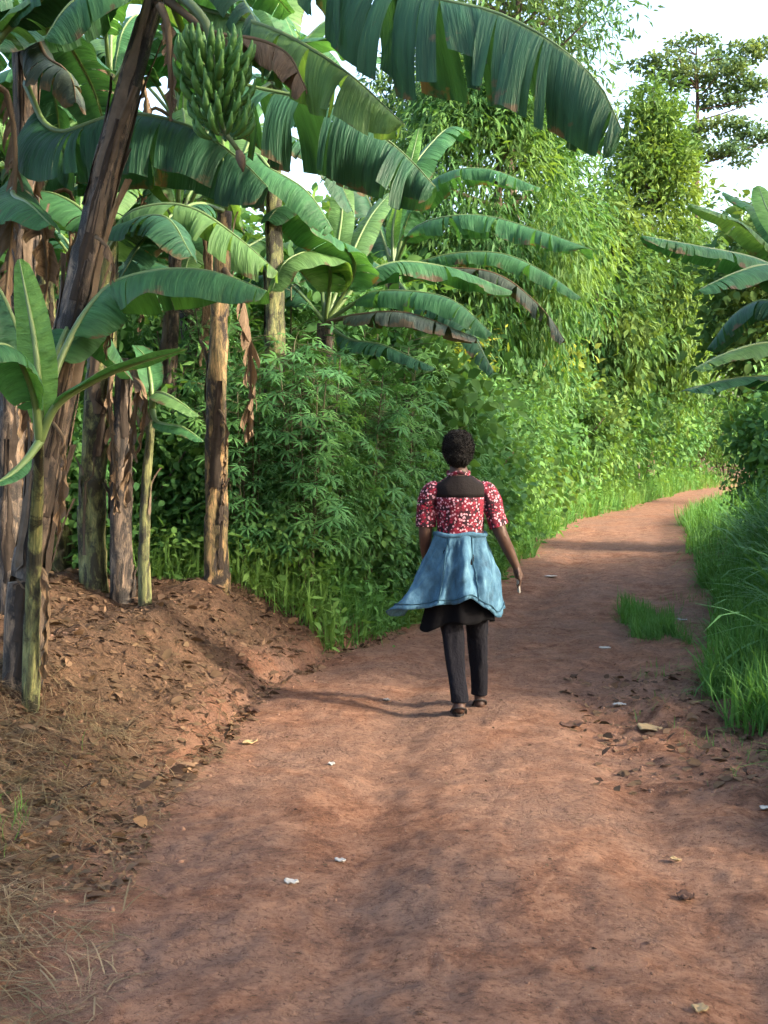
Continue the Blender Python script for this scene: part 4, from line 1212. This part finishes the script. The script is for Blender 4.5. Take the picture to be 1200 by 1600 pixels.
def crumple(name, px, py, w, h, mat, label, cat, seed, thick=.5, group=None):
    """a small folded sheet lying on the ground"""
    g = np.random.default_rng(seed)
    loc = G(px, py); n = 9
    u, v = np.meshgrid(np.linspace(-1, 1, n), np.linspace(-1, 1, n))
    r = 1 - .18 * np.abs(np.sin(np.arctan2(v, u) * 2.5 + seed))
    X = u * w / 2 * r * (1 - .25 * v * v); Y = v * h / 2 * r * (1 - .35 * u * u)
    Z = thick * w * (.22 * np.abs(vn(u * 1.3 + seed, v * 1.3, seed) * 2) + .12 * u * u * g.uniform(.3, 1) + .10 * v * v * g.uniform(0, 1) + .08 * vn(u * 4, v * 4, seed)) + .006
    V = np.stack([X, Y, Z], -1).reshape(-1, 3); V2 = V - [0, 0, .004]
    i = (np.arange(n - 1)[:, None] * n + np.arange(n - 1)[None]).ravel()
    F1 = np.stack([i, i + 1, i + n + 1, i + n], 1); F2 = F1[:, ::-1] + n * n
    rim = list(range(n - 1)) + [k * n + n - 1 for k in range(n - 1)] + [n * n - 1 - k for k in range(n - 1)] + [(n - 1 - k) * n for k in range(n - 1)]
    F3 = np.array([(rim[k], rim[k] + n * n, rim[(k + 1) % len(rim)] + n * n, rim[(k + 1) % len(rim)]) for k in range(len(rim))])
    o = link(name, mesh_from(name, np.vstack([V, V2]), np.vstack([F1, F2, F3])), None, M[mat], loc)
    o.rotation_euler[2] = g.uniform(0, 3.1)
    return tag(o, label, cat, group)


crumple('paper_scrap', 531, 1347, .050, .038, 'scrap', 'white crumpled scrap lying alone in the middle of the near road', 'scrap', 3, .9)
crumple('paper_scrap', 455, 1382, .055, .034, 'scrap', 'white rounded scrap just left of the other on the near road', 'scrap', 4, .8)
crumple('paper_scrap', 518, 1197, .05, .04, 'scrap', 'small white scrap on the sunlit strip of road', 'scrap', 5, .6)
crumple('paper_scrap', 604, 1097, .04, .05, 'scrap', 'white scrap left of the walking feet', 'scrap', 6, .9)
crumple('paper_scrap', 968, 1103, .085, .10, 'scrap', 'white scrap among the dark clods by the right verge', 'scrap', 7, .5)
crumple('paper_scrap', 1065, 970, .07, .12, 'scrap', 'pale scrap beside the grass patch', 'scrap', 8, .5)
crumple('paper_scrap', 860, 901, .10, .2, 'scrap', 'pale scrap on the road past the right hand', 'scrap', 9, .3)
crumple('paper_scrap', 850, 834, .12, .3, 'scrap', 'far pale scrap at the foot of the hedge', 'scrap', 10, .3)
crumple('paper_scrap', 945, 1013, .10, .10, 'scrap', 'flat pale scrap in the rut before the grass patch', 'scrap', 12, .2)
crumple('paper_scrap', 1195, 1268, .05, .05, 'scrap', 'white scrap at the right edge of the picture', 'scrap', 13, .6)
crumple('fallen_leaf', 1072, 1408, .075, .06, 'brownleaf', 'dark brown curled leaf peaking up on the near road', 'leaf', 14, 1.2)
crumple('fallen_leaf', 1094, 1583, .05, .05, 'tanleaf', 'tan split leaf at the bottom right of the road', 'leaf', 15, .8)
crumple('fallen_leaf', 895, 1137, .17, .10, 'brownleaf', 'dark leaf lying right of the walking feet', 'leaf', 16, .5)
crumple('fallen_leaf', 1015, 1143, .20, .14, 'tanleaf', 'large tan dead leaf near the right verge', 'leaf', 17, .4)
crumple('fallen_leaf', 390, 1163, .10, .07, 'tanleaf', 'tan dry leaf at the foot of the bank', 'leaf', 18, .7)
crumple('fallen_leaf', 1055, 1350, .03, .05, 'tanleaf', 'small tan leaf upright above the dark curled leaf', 'leaf', 19, 1.2)
crumple('fallen_leaf', 395, 1115, .14, .07, 'brownleaf', 'dark dry leaf strip at the top of the sunlit strip', 'leaf', 21, .5)

# ------------------------------------------------------------------ the walker
def walker():
    foot = G(712, 1116)
    base = np.array([foot[0] + .03, foot[1] + .14, 0]); base[2] = gz1(base[0], base[1])
    SC = .972
    e = tag(empty('person', base), 'person in red patterned open-back top with denim jacket tied at the waist, walking away', 'person')
    e.scale = (SC, SC, SC)

    def rings(cs, seg=20):
        """closed loft through ellipses (x, y, z, rx, ry)"""
        a = np.linspace(0, 2 * np.pi, seg, endpoint=False)
        V = np.concatenate([np.stack([c[0] + c[3] * np.cos(a), c[1] + c[4] * np.sin(a), np.full(seg, c[2])], 1) for c in cs])
        F = [(i * seg + j, i * seg + (j + 1) % seg, (i + 1) * seg + (j + 1) % seg, (i + 1) * seg + j) for i in range(len(cs) - 1) for j in range(seg)]
        F += [tuple(range(seg))[::-1], tuple(range((len(cs) - 1) * seg, len(cs) * seg))]
        return V, F

    def ell(c, r, seg=12):
        cs = []
        for k in range(1, 8):
            t = math.pi * k / 8
            cs.append((c[0], c[1], c[2] - r[2] * math.cos(t), r[0] * math.sin(t), r[1] * math.sin(t)))
        return rings(cs, seg)

    def fuse(name, mb, voxel, smooth, mat, it=6):
        me = mb.mesh(name + '_raw'); o = bpy.data.objects.new(name, me); COL.objects.link(o)
        m = o.modifiers.new('r', 'REMESH'); m.mode = 'VOXEL'; m.voxel_size = voxel
        s = o.modifiers.new('s', 'SMOOTH'); s.factor = .5; s.iterations = it
        bpy.context.view_layer.update()
        d = bpy.context.evaluated_depsgraph_get()
        nm = bpy.data.meshes.new_from_object(o.evaluated_get(d))
        o.modifiers.clear(); o.data = nm; nm.name = name
        nm.materials.clear(); nm.materials.append(mat)
        nm.polygons.foreach_set('use_smooth', np.ones(len(nm.polygons), dtype=bool))
        o.parent = e
        return o

    skin = NT('skin'); nz = skin.noise(skin.coord('Object'), 30, 4)
    skin.done(skin.bsdf(skin.mix(nz, (.036, .0175, .012), (.056, .028, .019)), .55, .3).outputs[0]); skin = skin.m
    # ---- body, one continuous surface
    mb = MB()
    mb.add(*rings([(0, 0, .80, .13, .10), (0, 0, .87, .165, .12), (0, 0, .95, .15, .105), (0, 0, 1.05, .125, .085), (0, .0, 1.15, .135, .09), (0, 0, 1.25, .142, .10), (0, 0, 1.32, .150, .09), (0, .0, 1.365, .11, .07), (-.005, .0, 1.40, .065, .058), (-.01, .01, 1.45, .05, .052)]))
    mb.tube([(-.01, 0, 1.36), (-.012, .01, 1.43), (-.012, .02, 1.50)], [.058, .05, .05], 14, 10)
    mb.add(*ell((-.013, .025, 1.545), (.076, .095, .108), 18))
    mb.add(*ell((-.013, .055, 1.475), (.052, .055, .05), 14))
    mb.tube([(-.013, .112, 1.56), (-.013, .125, 1.535), (-.013, .128, 1.515)], [.010, .014, .018], 8, 6)      # nose
    mb.tube([(-.035, .108, 1.48), (-.013, .118, 1.482), (.009, .108, 1.48)], [.006, .011, .006], 8, 8)        # lips
    for s in (-1, 1):
        mb.add(*ell((-.013 + s * .078, .015, 1.53), (.010, .02, .032), 8))                                    # ears
    arms = {1: [(.075, 0, 1.325), (.145, 0, 1.312), (.183, 0, 1.25), (.200, -.005, 1.17), (.245, -.01, 1.05), (.295, .03, .95), (.338, .055, .86)],
            -1: [(-.080, 0, 1.325), (-.155, 0, 1.312), (-.188, 0, 1.25), (-.198, .0, 1.17), (-.205, .0, 1.05), (-.200, .07, .96), (-.190, .13, .88)]}
    for s in (1, -1):
        mb.tube(arms[s], [.040, .050, .048, .044, .038, .034, .025], 12, 30)
        w = np.array(arms[s][-1]); d = nrm(w - np.array(arms[s][-2])); d = nrm(d + np.array([0, 0, -.5]))
        side = nrm(np.cross(d, [1.0 * s, 0, .1])); thick = np.cross(d, side)
        palm = [w - d * .015, w + d * .03, w + d * .075]
        mb.tube(palm, [.022, .027, .026], 10, 8, flat=1.0)
        for k, (o_, l) in enumerate(zip((-.027, -.009, .009, .026), (.066, .078, .074, .058))):
            r0 = w + d * .07 + side * o_; cur = np.array([-s * 1.0, 0, 0.0])
            mb.tube([r0, r0 + d * l * .45 + cur * .004, r0 + d * l * .8 + cur * .018, r0 + d * l * .95 + cur * .032], [.0095, .009, .0085, .0065], 7, 9)
        t0 = w + d * .02 + side * .022
        mb.tube([t0, t0 + side * .022 + d * .022, t0 + side * .026 + d * .05 - np.array([s * .01, 0, 0])], [.011, .0105, .008], 7, 8)
    legs = {-1: [(-.075, .0, .84), (-.07, .0, .64), (-.046, -.03, .46), (-.03, -.10, .27), (-.012, -.165, .12), (-.010, -.175, .065)],
            1: [(.082, .0, .84), (.098, .03, .64), (.112, .08, .46), (.122, .10, .27), (.130, .13, .11), (.130, .135, .05)]}
    for s in (-1, 1):
        mb.tube(legs[s], [.085, .078, .055, .05, .036, .034], 14, 30)
        a = np.array(legs[s][-1])
        tilt = .022 if s < 0 else 0.0
        mb.add(*ell(a + [0, -.012, -.03 + tilt], (.034, .042, .038), 12))                                     # heel
        mb.tube([a + [0, -.01, -.025 + tilt], a + [.002 * s, .06, -.028 + tilt * .3], a + [.008 * s, .13, -.045], a + [.010 * s, .165, -.050]], [.036, .036, .032, .018], 10, 14, flat=.62)
        for k in range(5):
            x = (-.026 + .013 * k); mb.tube([a + [x + .008 * s, .14, -.053], a + [x * 1.1 + .01 * s, .185 - .006 * abs(k - 1.5), -.056]], [.0085, .007], 6, 4)
    body = fuse('body', mb, .0055, .5, skin, 3)
    # eyes
    em = plain_mat('eye', (.6, .58, .55), .2, .5, .1)
    for s in (-1, 1):
        m2 = MB(); m2.add(*ell((-.013 + s * .03, .108, 1.552), (.012, .010, .009), 10)); link('eye', m2.mesh('eye'), e, em)
    # ---- hair: short, tightly curled
    m2 = MB(); m2.add(*ell((-.012, .005, 1.572), (.093, .107, .101), 20)); m2.add(*ell((-.012, -.026, 1.522), (.080, .070, .074), 16))
    hair = fuse('hair', m2, .007, .5, plain_mat('hair', (.006, .005, .0045), .85, .2, .5, 160, .8), 3)
    co = np.empty(len(hair.data.vertices) * 3, dtype=np.float32); hair.data.vertices.foreach_get('co', co); co = co.reshape(-1, 3).astype(float)
    nn = nrm(co - np.array([-.012, .0, 1.555]))
    k = vn(co[:, 0] * 210 + co[:, 2] * 60, co[:, 1] * 210 + co[:, 2] * 190, 5) * .008 + vn(co[:, 0] * 60, co[:, 2] * 60 + co[:, 1] * 40, 6) * .007
    co += nn * k[:, None]
    # hairline: draw the front in under the brow
    fr = (co[:, 1] > .085) & (co[:, 2] < 1.585)
    co[fr, 1] = .085 - (co[fr, 1] - .085)
    hair.data.vertices.foreach_set('co', co.astype(np.float32).ravel()); hair.data.update()
    g = np.random.default_rng(9); pick = g.integers(0, len(co), 5200)
    ok = pick[(co[pick, 1] < .07) | (co[pick, 2] > 1.60)]
    al = nn[ok] + g.normal(0, .7, (len(ok), 3))
    V, F = scatter(tmpl_lance(.16, .5), co[ok] - nn[ok] * .004, orient(al, g.uniform(0, 6.28, len(ok))), g.uniform(.008, .020, len(ok)))
    cu = link('curls', mesh_from('curls', V, F, False), hair, hair.data.materials[0]); cu['kind'] = 'stuff'
    # ---- trousers
    tr = NT('black_trousers'); nz = tr.noise(tr.coord('Object', (1, 1, .5)), 16, 4)
    tr.done(tr.bsdf(tr.mix(nz, (.004, .004, .006), (.010, .010, .013)), .9, .06, tr.bump(nz, .8, .03)).outputs[0])
    mb = MB()
    mb.add(*rings([(0, 0, .76, .10, .10), (0, 0, .82, .172, .125), (0, 0, .88, .180, .132), (0, 0, .96, .160, .115), (0, 0, 1.03, .137, .097)]))
    for s in (-1, 1):
        L = legs[s]
        mb.tube(L[:5] + [tuple(np.array(L[4]) * .35 + np.array(L[5]) * .65)], [.094, .088, .070, .063, .052, .050], 14, 40, wob=.07, seed=4 + s)
    fuse('trousers', mb, .007, .5, tr.m, 3)
    # ---- sandals
    sm = plain_mat('sandal', (.020, .014, .012), .7, .3, .4, 40)
    for s in (-1, 1):
        a = np.array(legs[s][-1]); m2 = MB(); tilt = .02 if s < 0 else 0
        n = 14; ol = [];
        for k in range(n):
            t = 2 * math.pi * k / n; ol.append((.040 * math.cos(t) * (1 + .12 * math.sin(t)) + .006 * s, .065 + .125 * math.sin(t)))
        zt = lambda y: -.062 + tilt * (1 - (y + .06) / .25)
        V = [(a[0] + x, a[1] + y, a[2] + zt(y) + .004) for x, y in ol] + [(a[0] + x, a[1] + y, a[2] + zt(y) - .012) for x, y in ol]
        F = [tuple(range(n)), tuple(range(2 * n - 1, n - 1, -1))] + [(k, k + n, (k + 1) % n + n, (k + 1) % n) for k in range(n)]
        m2.add(V, F)
        sd = link('sandal', m2.mesh('sandal', False), e, sm)
        m3 = MB(); m3.tube([a + [-.042 + .006 * s, .09, -.055], a + [.006 * s, .085, -.006], a + [.046 + .006 * s, .09, -.055]], [.008, .012, .008], 8, 12)
        m3.tube([a + [-.04, .03, -.05], a + [-.03, -.045, -.005], a + [.03, -.045, -.005], a + [.04, .03, -.05]], [.005, .006, .006, .005], 6, 16)
        link('strap', m3.mesh('strap'), sd, sm)
    # ---- blouse: dark red with pale pink spots
    bl = NT('patterned_cotton'); co_ = bl.coord('Object', (1, 1, 1))
    vo = bl.n('TexVoronoi'); vo.inputs['Scale'].default_value = 62; vo.inputs['Randomness'].default_value = .95; bl.l(co_, vo.inputs['Vector'])
    wob_ = bl.math('ADD', vo.outputs['Distance'], bl.math('MULTIPLY', bl.math('SUBTRACT', bl.noise(co_, 75, 2), .5), .55))
    sp = bl.ramp(wob_, [(.32, (1, 1, 1)), (.42, (0, 0, 0))])
    hs = bl.n('SeparateColor'); bl.l(vo.outputs['Color'], hs.inputs[0])
    base_c = bl.mix(bl.ramp(bl.noise(co_, 22, 2), [(.42, (0, 0, 0)), (.55, (1, 1, 1))]), (.11, .006, .016), (.016, .004, .008))
    red = bl.math('GREATER_THAN', hs.outputs[1], .74)
    spot = bl.mix(red, (.42, .22, .26), (.24, .014, .034))
    bl.done(bl.bsdf(bl.mix(sp, base_c, spot), .75, .2, bl.bump(bl.noise(co_, 25, 3), .5, .02)).outputs[0])
    seg = 40; a = np.linspace(0, 2 * np.pi, seg, endpoint=False)
    zr = [1.02, 1.05, 1.09, 1.13, 1.17, 1.21, 1.245, 1.275, 1.30, 1.33, 1.35, 1.365, 1.378, 1.39, 1.402]
    rx = np.interp(zr, [1.02, 1.10, 1.25, 1.32, 1.35, 1.378, 1.402], [.140, .138, .150, .165, .150, .105, .066])
    ry = np.interp(zr, [1.02, 1.10, 1.25, 1.32, 1.378, 1.402], [.104, .105, .115, .107, .084, .066])
    V = []
    for z, x_, y_ in zip(zr, rx, ry):
        wv = 1 + .018 * np.sin(a * 9 + z * 30)
        V.append(np.stack([x_ * np.cos(a) * wv, y_ * np.sin(a) * wv, np.full(seg, z)], 1))
    V = np.concatenate(V); F = []; F2 = []
    for i in range(len(zr) - 1):
        for j in range(seg):
            am = (a[j] + .5 * 2 * np.pi / seg)
            back_open = math.sin(am) < -.28 and zr[i] >= 1.265
            (F2 if back_open else F).append((i * seg + j, i * seg + (j + 1) % seg, (i + 1) * seg + (j + 1) % seg, (i + 1) * seg + j))
    me = mesh_from('blouse', V, F)
    bo = link('blouse', me, e, bl.m)
    sol = bo.modifiers.new('s', 'SOLIDIFY'); sol.thickness = .004
    yk = link('back_panel', mesh_from('back_panel', V * [1, 1, 1], F2), bo, plain_mat('sheer_black', (.010, .0075, .0075), .8, .12, .5, 60, .3))
    yk['label'] = 'sheer black panel across the upper back'
    yk.modifiers.new('s', 'SOLIDIFY').thickness = .003
    for s in (1, -1):
        A_ = np.array(arms[s]); m2 = MB()
        m2.tube([A_[1] + [s * -.022, 0, .004], A_[1] + [s * .010, 0, -.006], A_[2] + [s * .004, 0, .0], A_[3] + [s * .002, 0, 0], A_[3] * .42 + A_[4] * .58], [.051, .055, .055, .054, .057], 18, 34, cap=False, wob=.05, seed=3)
        so = link('sleeve', m2.mesh('sleeve'), bo, bl.m)
        so.modifiers.new('s', 'SOLIDIFY').thickness = .003
    m2 = MB()
    t = np.linspace(0, 2 * np.pi, 17)
    m2.tube([(-.010 + .060 * math.cos(q), .006 + .060 * math.sin(q), 1.414 + .008 * math.sin(q * 3)) for q in t], [.013] * 17, 8, 60, cap=False, wob=.12)
    link('collar', m2.mesh('collar'), bo, bl.m)
    # ---- black flared hem of the tunic
    def skirt(name, z0, hem, r0, r1, phis, mat, parent, folds, fa, seed, push=None, wr=0.0, pw=.8):
        nu, nv_ = 120, 30
        ph = np.linspace(phis[0], phis[1], nu); V = np.zeros((nv_, nu, 3))
        for i in range(nv_):
            v = i / (nv_ - 1)
            f = np.sin(ph * folds + seed) * fa * v + np.sin(ph * folds * 1.7 + seed * 2) * fa * .6 * v ** 1.5
            rr = v ** pw
            if wr: f = f + wr * v ** .5 * (np.abs(np.sin(ph * 4.1 + 1.1 * v + .8 * np.sin(ph * 2.3) + seed)) ** 2.2 - .4) + wr * .9 * v ** .6 * (vn(ph * 3 + 5, v * 2.2 + ph * 1.2, 61)) * 2 + wr * .5 * vn(ph * 9, v * 8 + ph * 4, 62) * min(1, 4 * v)
            x_ = (r0[0] + (r1[0] - r0[0]) * rr + f) * np.sin(ph); y_ = -(r0[1] + (r1[1] - r0[1]) * rr + f) * np.cos(ph)
            z = z0 - v * (z0 - hem(ph))
            V[i] = np.stack([x_, y_, z], 1)
            if push is not None: V[i] += push(ph, v)
        idx = np.arange(nv_ * nu).reshape(nv_, nu)
        F = [(idx[i, j], idx[i + 1, j], idx[i + 1, j + 1], idx[i, j + 1]) for i in range(nv_ - 1) for j in range(nu - 1)]
        o = link(name, mesh_from(name, V.reshape(-1, 3), F), parent, mat)
        o.modifiers.new('s', 'SOLIDIFY').thickness = .005
        return o
    bk = plain_mat('black_cloth', (.004, .004, .005), .95, .06, .4, 30, .3)
    skirt('tunic_hem', 1.02, lambda p: .545 - .05 * np.exp(-((p + .95) / .55) ** 2) - .01 * np.sin(p * 5), (.144, .104), (.198, .150), (-math.pi, math.pi), bk, e, 6, .014, 1.0,
          lambda p, v: np.stack([-.05 * v ** 2 * np.exp(-((p + 1.1) / .6) ** 2), 0 * p, 0 * p], 1))
    # ---- denim jacket tied round the waist
    dn = NT('denim'); c0 = dn.coord('Object'); n1 = dn.noise(dn.coord('Object', (1, 1, .6)), 14, 6, .6); n2 = dn.noise(c0, 260, 2)
    dc = dn.ramp(n1, [(.32, (.011, .036, .064)), (.5, (.027, .082, .136)), (.68, (.072, .155, .215))])
    dn.done(dn.bsdf(dn.mix(dn.math('MULTIPLY', n2, .3), dc, (.085, .14, .18)), .85, .2, dn.bump(n1, .6, .02)).outputs[0])
    jk = skirt('denim_jacket', 1.065, lambda p: .665 + .02 * np.sin(p * 4 + 1) - .075 * sstep(.35, 1.25, p) - .10 * sstep(.7, 1.5, -p), (.150, .113), (.238, .205), (-1.75, 1.75), dn.m, e, 6, .012, .4,
               lambda p, v: np.stack([-.20 * v ** 2.2 * np.exp(-((p + 1.35) / .42) ** 2) + .02 * v * sstep(.8, 1.4, p), 0 * p - .02 * v ** 2 * np.exp(-((p + 1.3) / .5) ** 2), .012 * np.sin(p * 9) * v], 1), wr=.046, pw=1.0)
    # hem band and two seams, following the cloth a few millimetres proud of it
    jv = np.empty(len(jk.data.vertices) * 3, dtype=np.float32); jk.data.vertices.foreach_get('co', jv); jv = jv.reshape(30, 120, 3).astype(float)
    outw = nrm(jv * [1, 1, 0] + 1e-9)
    dk = plain_mat('denim_seam', (.026, .070, .105), .9, .15, .4, 60)
    for nm, pts in [('hem_seam', jv[27] + outw[27] * .004)] + [('back_seam', jv[1:, c] + outw[1:, c] * .003) for c in (42, 74)]:
        m4 = MB(); m4.tube(pts[::3], [.0035] * 4, 5, len(pts), cap=True); link(nm, m4.mesh(nm), jk, dk)
    m2 = MB()
    t = np.linspace(0, 2 * np.pi, 25)
    m2.tube([(.147 * math.sin(q), -.110 * math.cos(q), 1.055 + .006 * math.sin(q * 4)) for q in t], [.017] * 25, 8, 70, cap=False, wob=.15)
    link('waistband', m2.mesh('waistband'), jk, dn.m)
    for s in (-1, 1):                                                           # the tied sleeves in front
        m3 = MB(); m3.tube([(0, .115, 1.05), (s * .03, .15, 1.0), (s * .06, .165, .88), (s * .075, .16, .72)], [.03, .042, .046, .04], 12, 20, wob=.08, seed=s + 3)
        link('tied_sleeve', m3.mesh('tied_sleeve'), jk, dn.m)
    # ---- what the right hand holds
    w = np.array(arms[1][-1]) + [.016, .012, -.122]
    bm = bmesh.new(); bmesh.ops.create_cube(bm, size=1)
    bmesh.ops.scale(bm, vec=(.010, .035, .075), verts=bm.verts); bmesh.ops.bevel(bm, geom=bm.edges[:], offset=.003, segments=2, affect='EDGES')
    me = bpy.data.meshes.new('folded_paper'); bm.to_mesh(me); bm.free(); me.materials.append(M['scrap'])
    o = link('folded_paper', me, None, None, Vector(base) + Vector(w) * SC); o.rotation_euler = (.2, -.15, .2)
    tag(o, "small white folded paper held in the walker's right hand", 'paper')
    return e


walker()
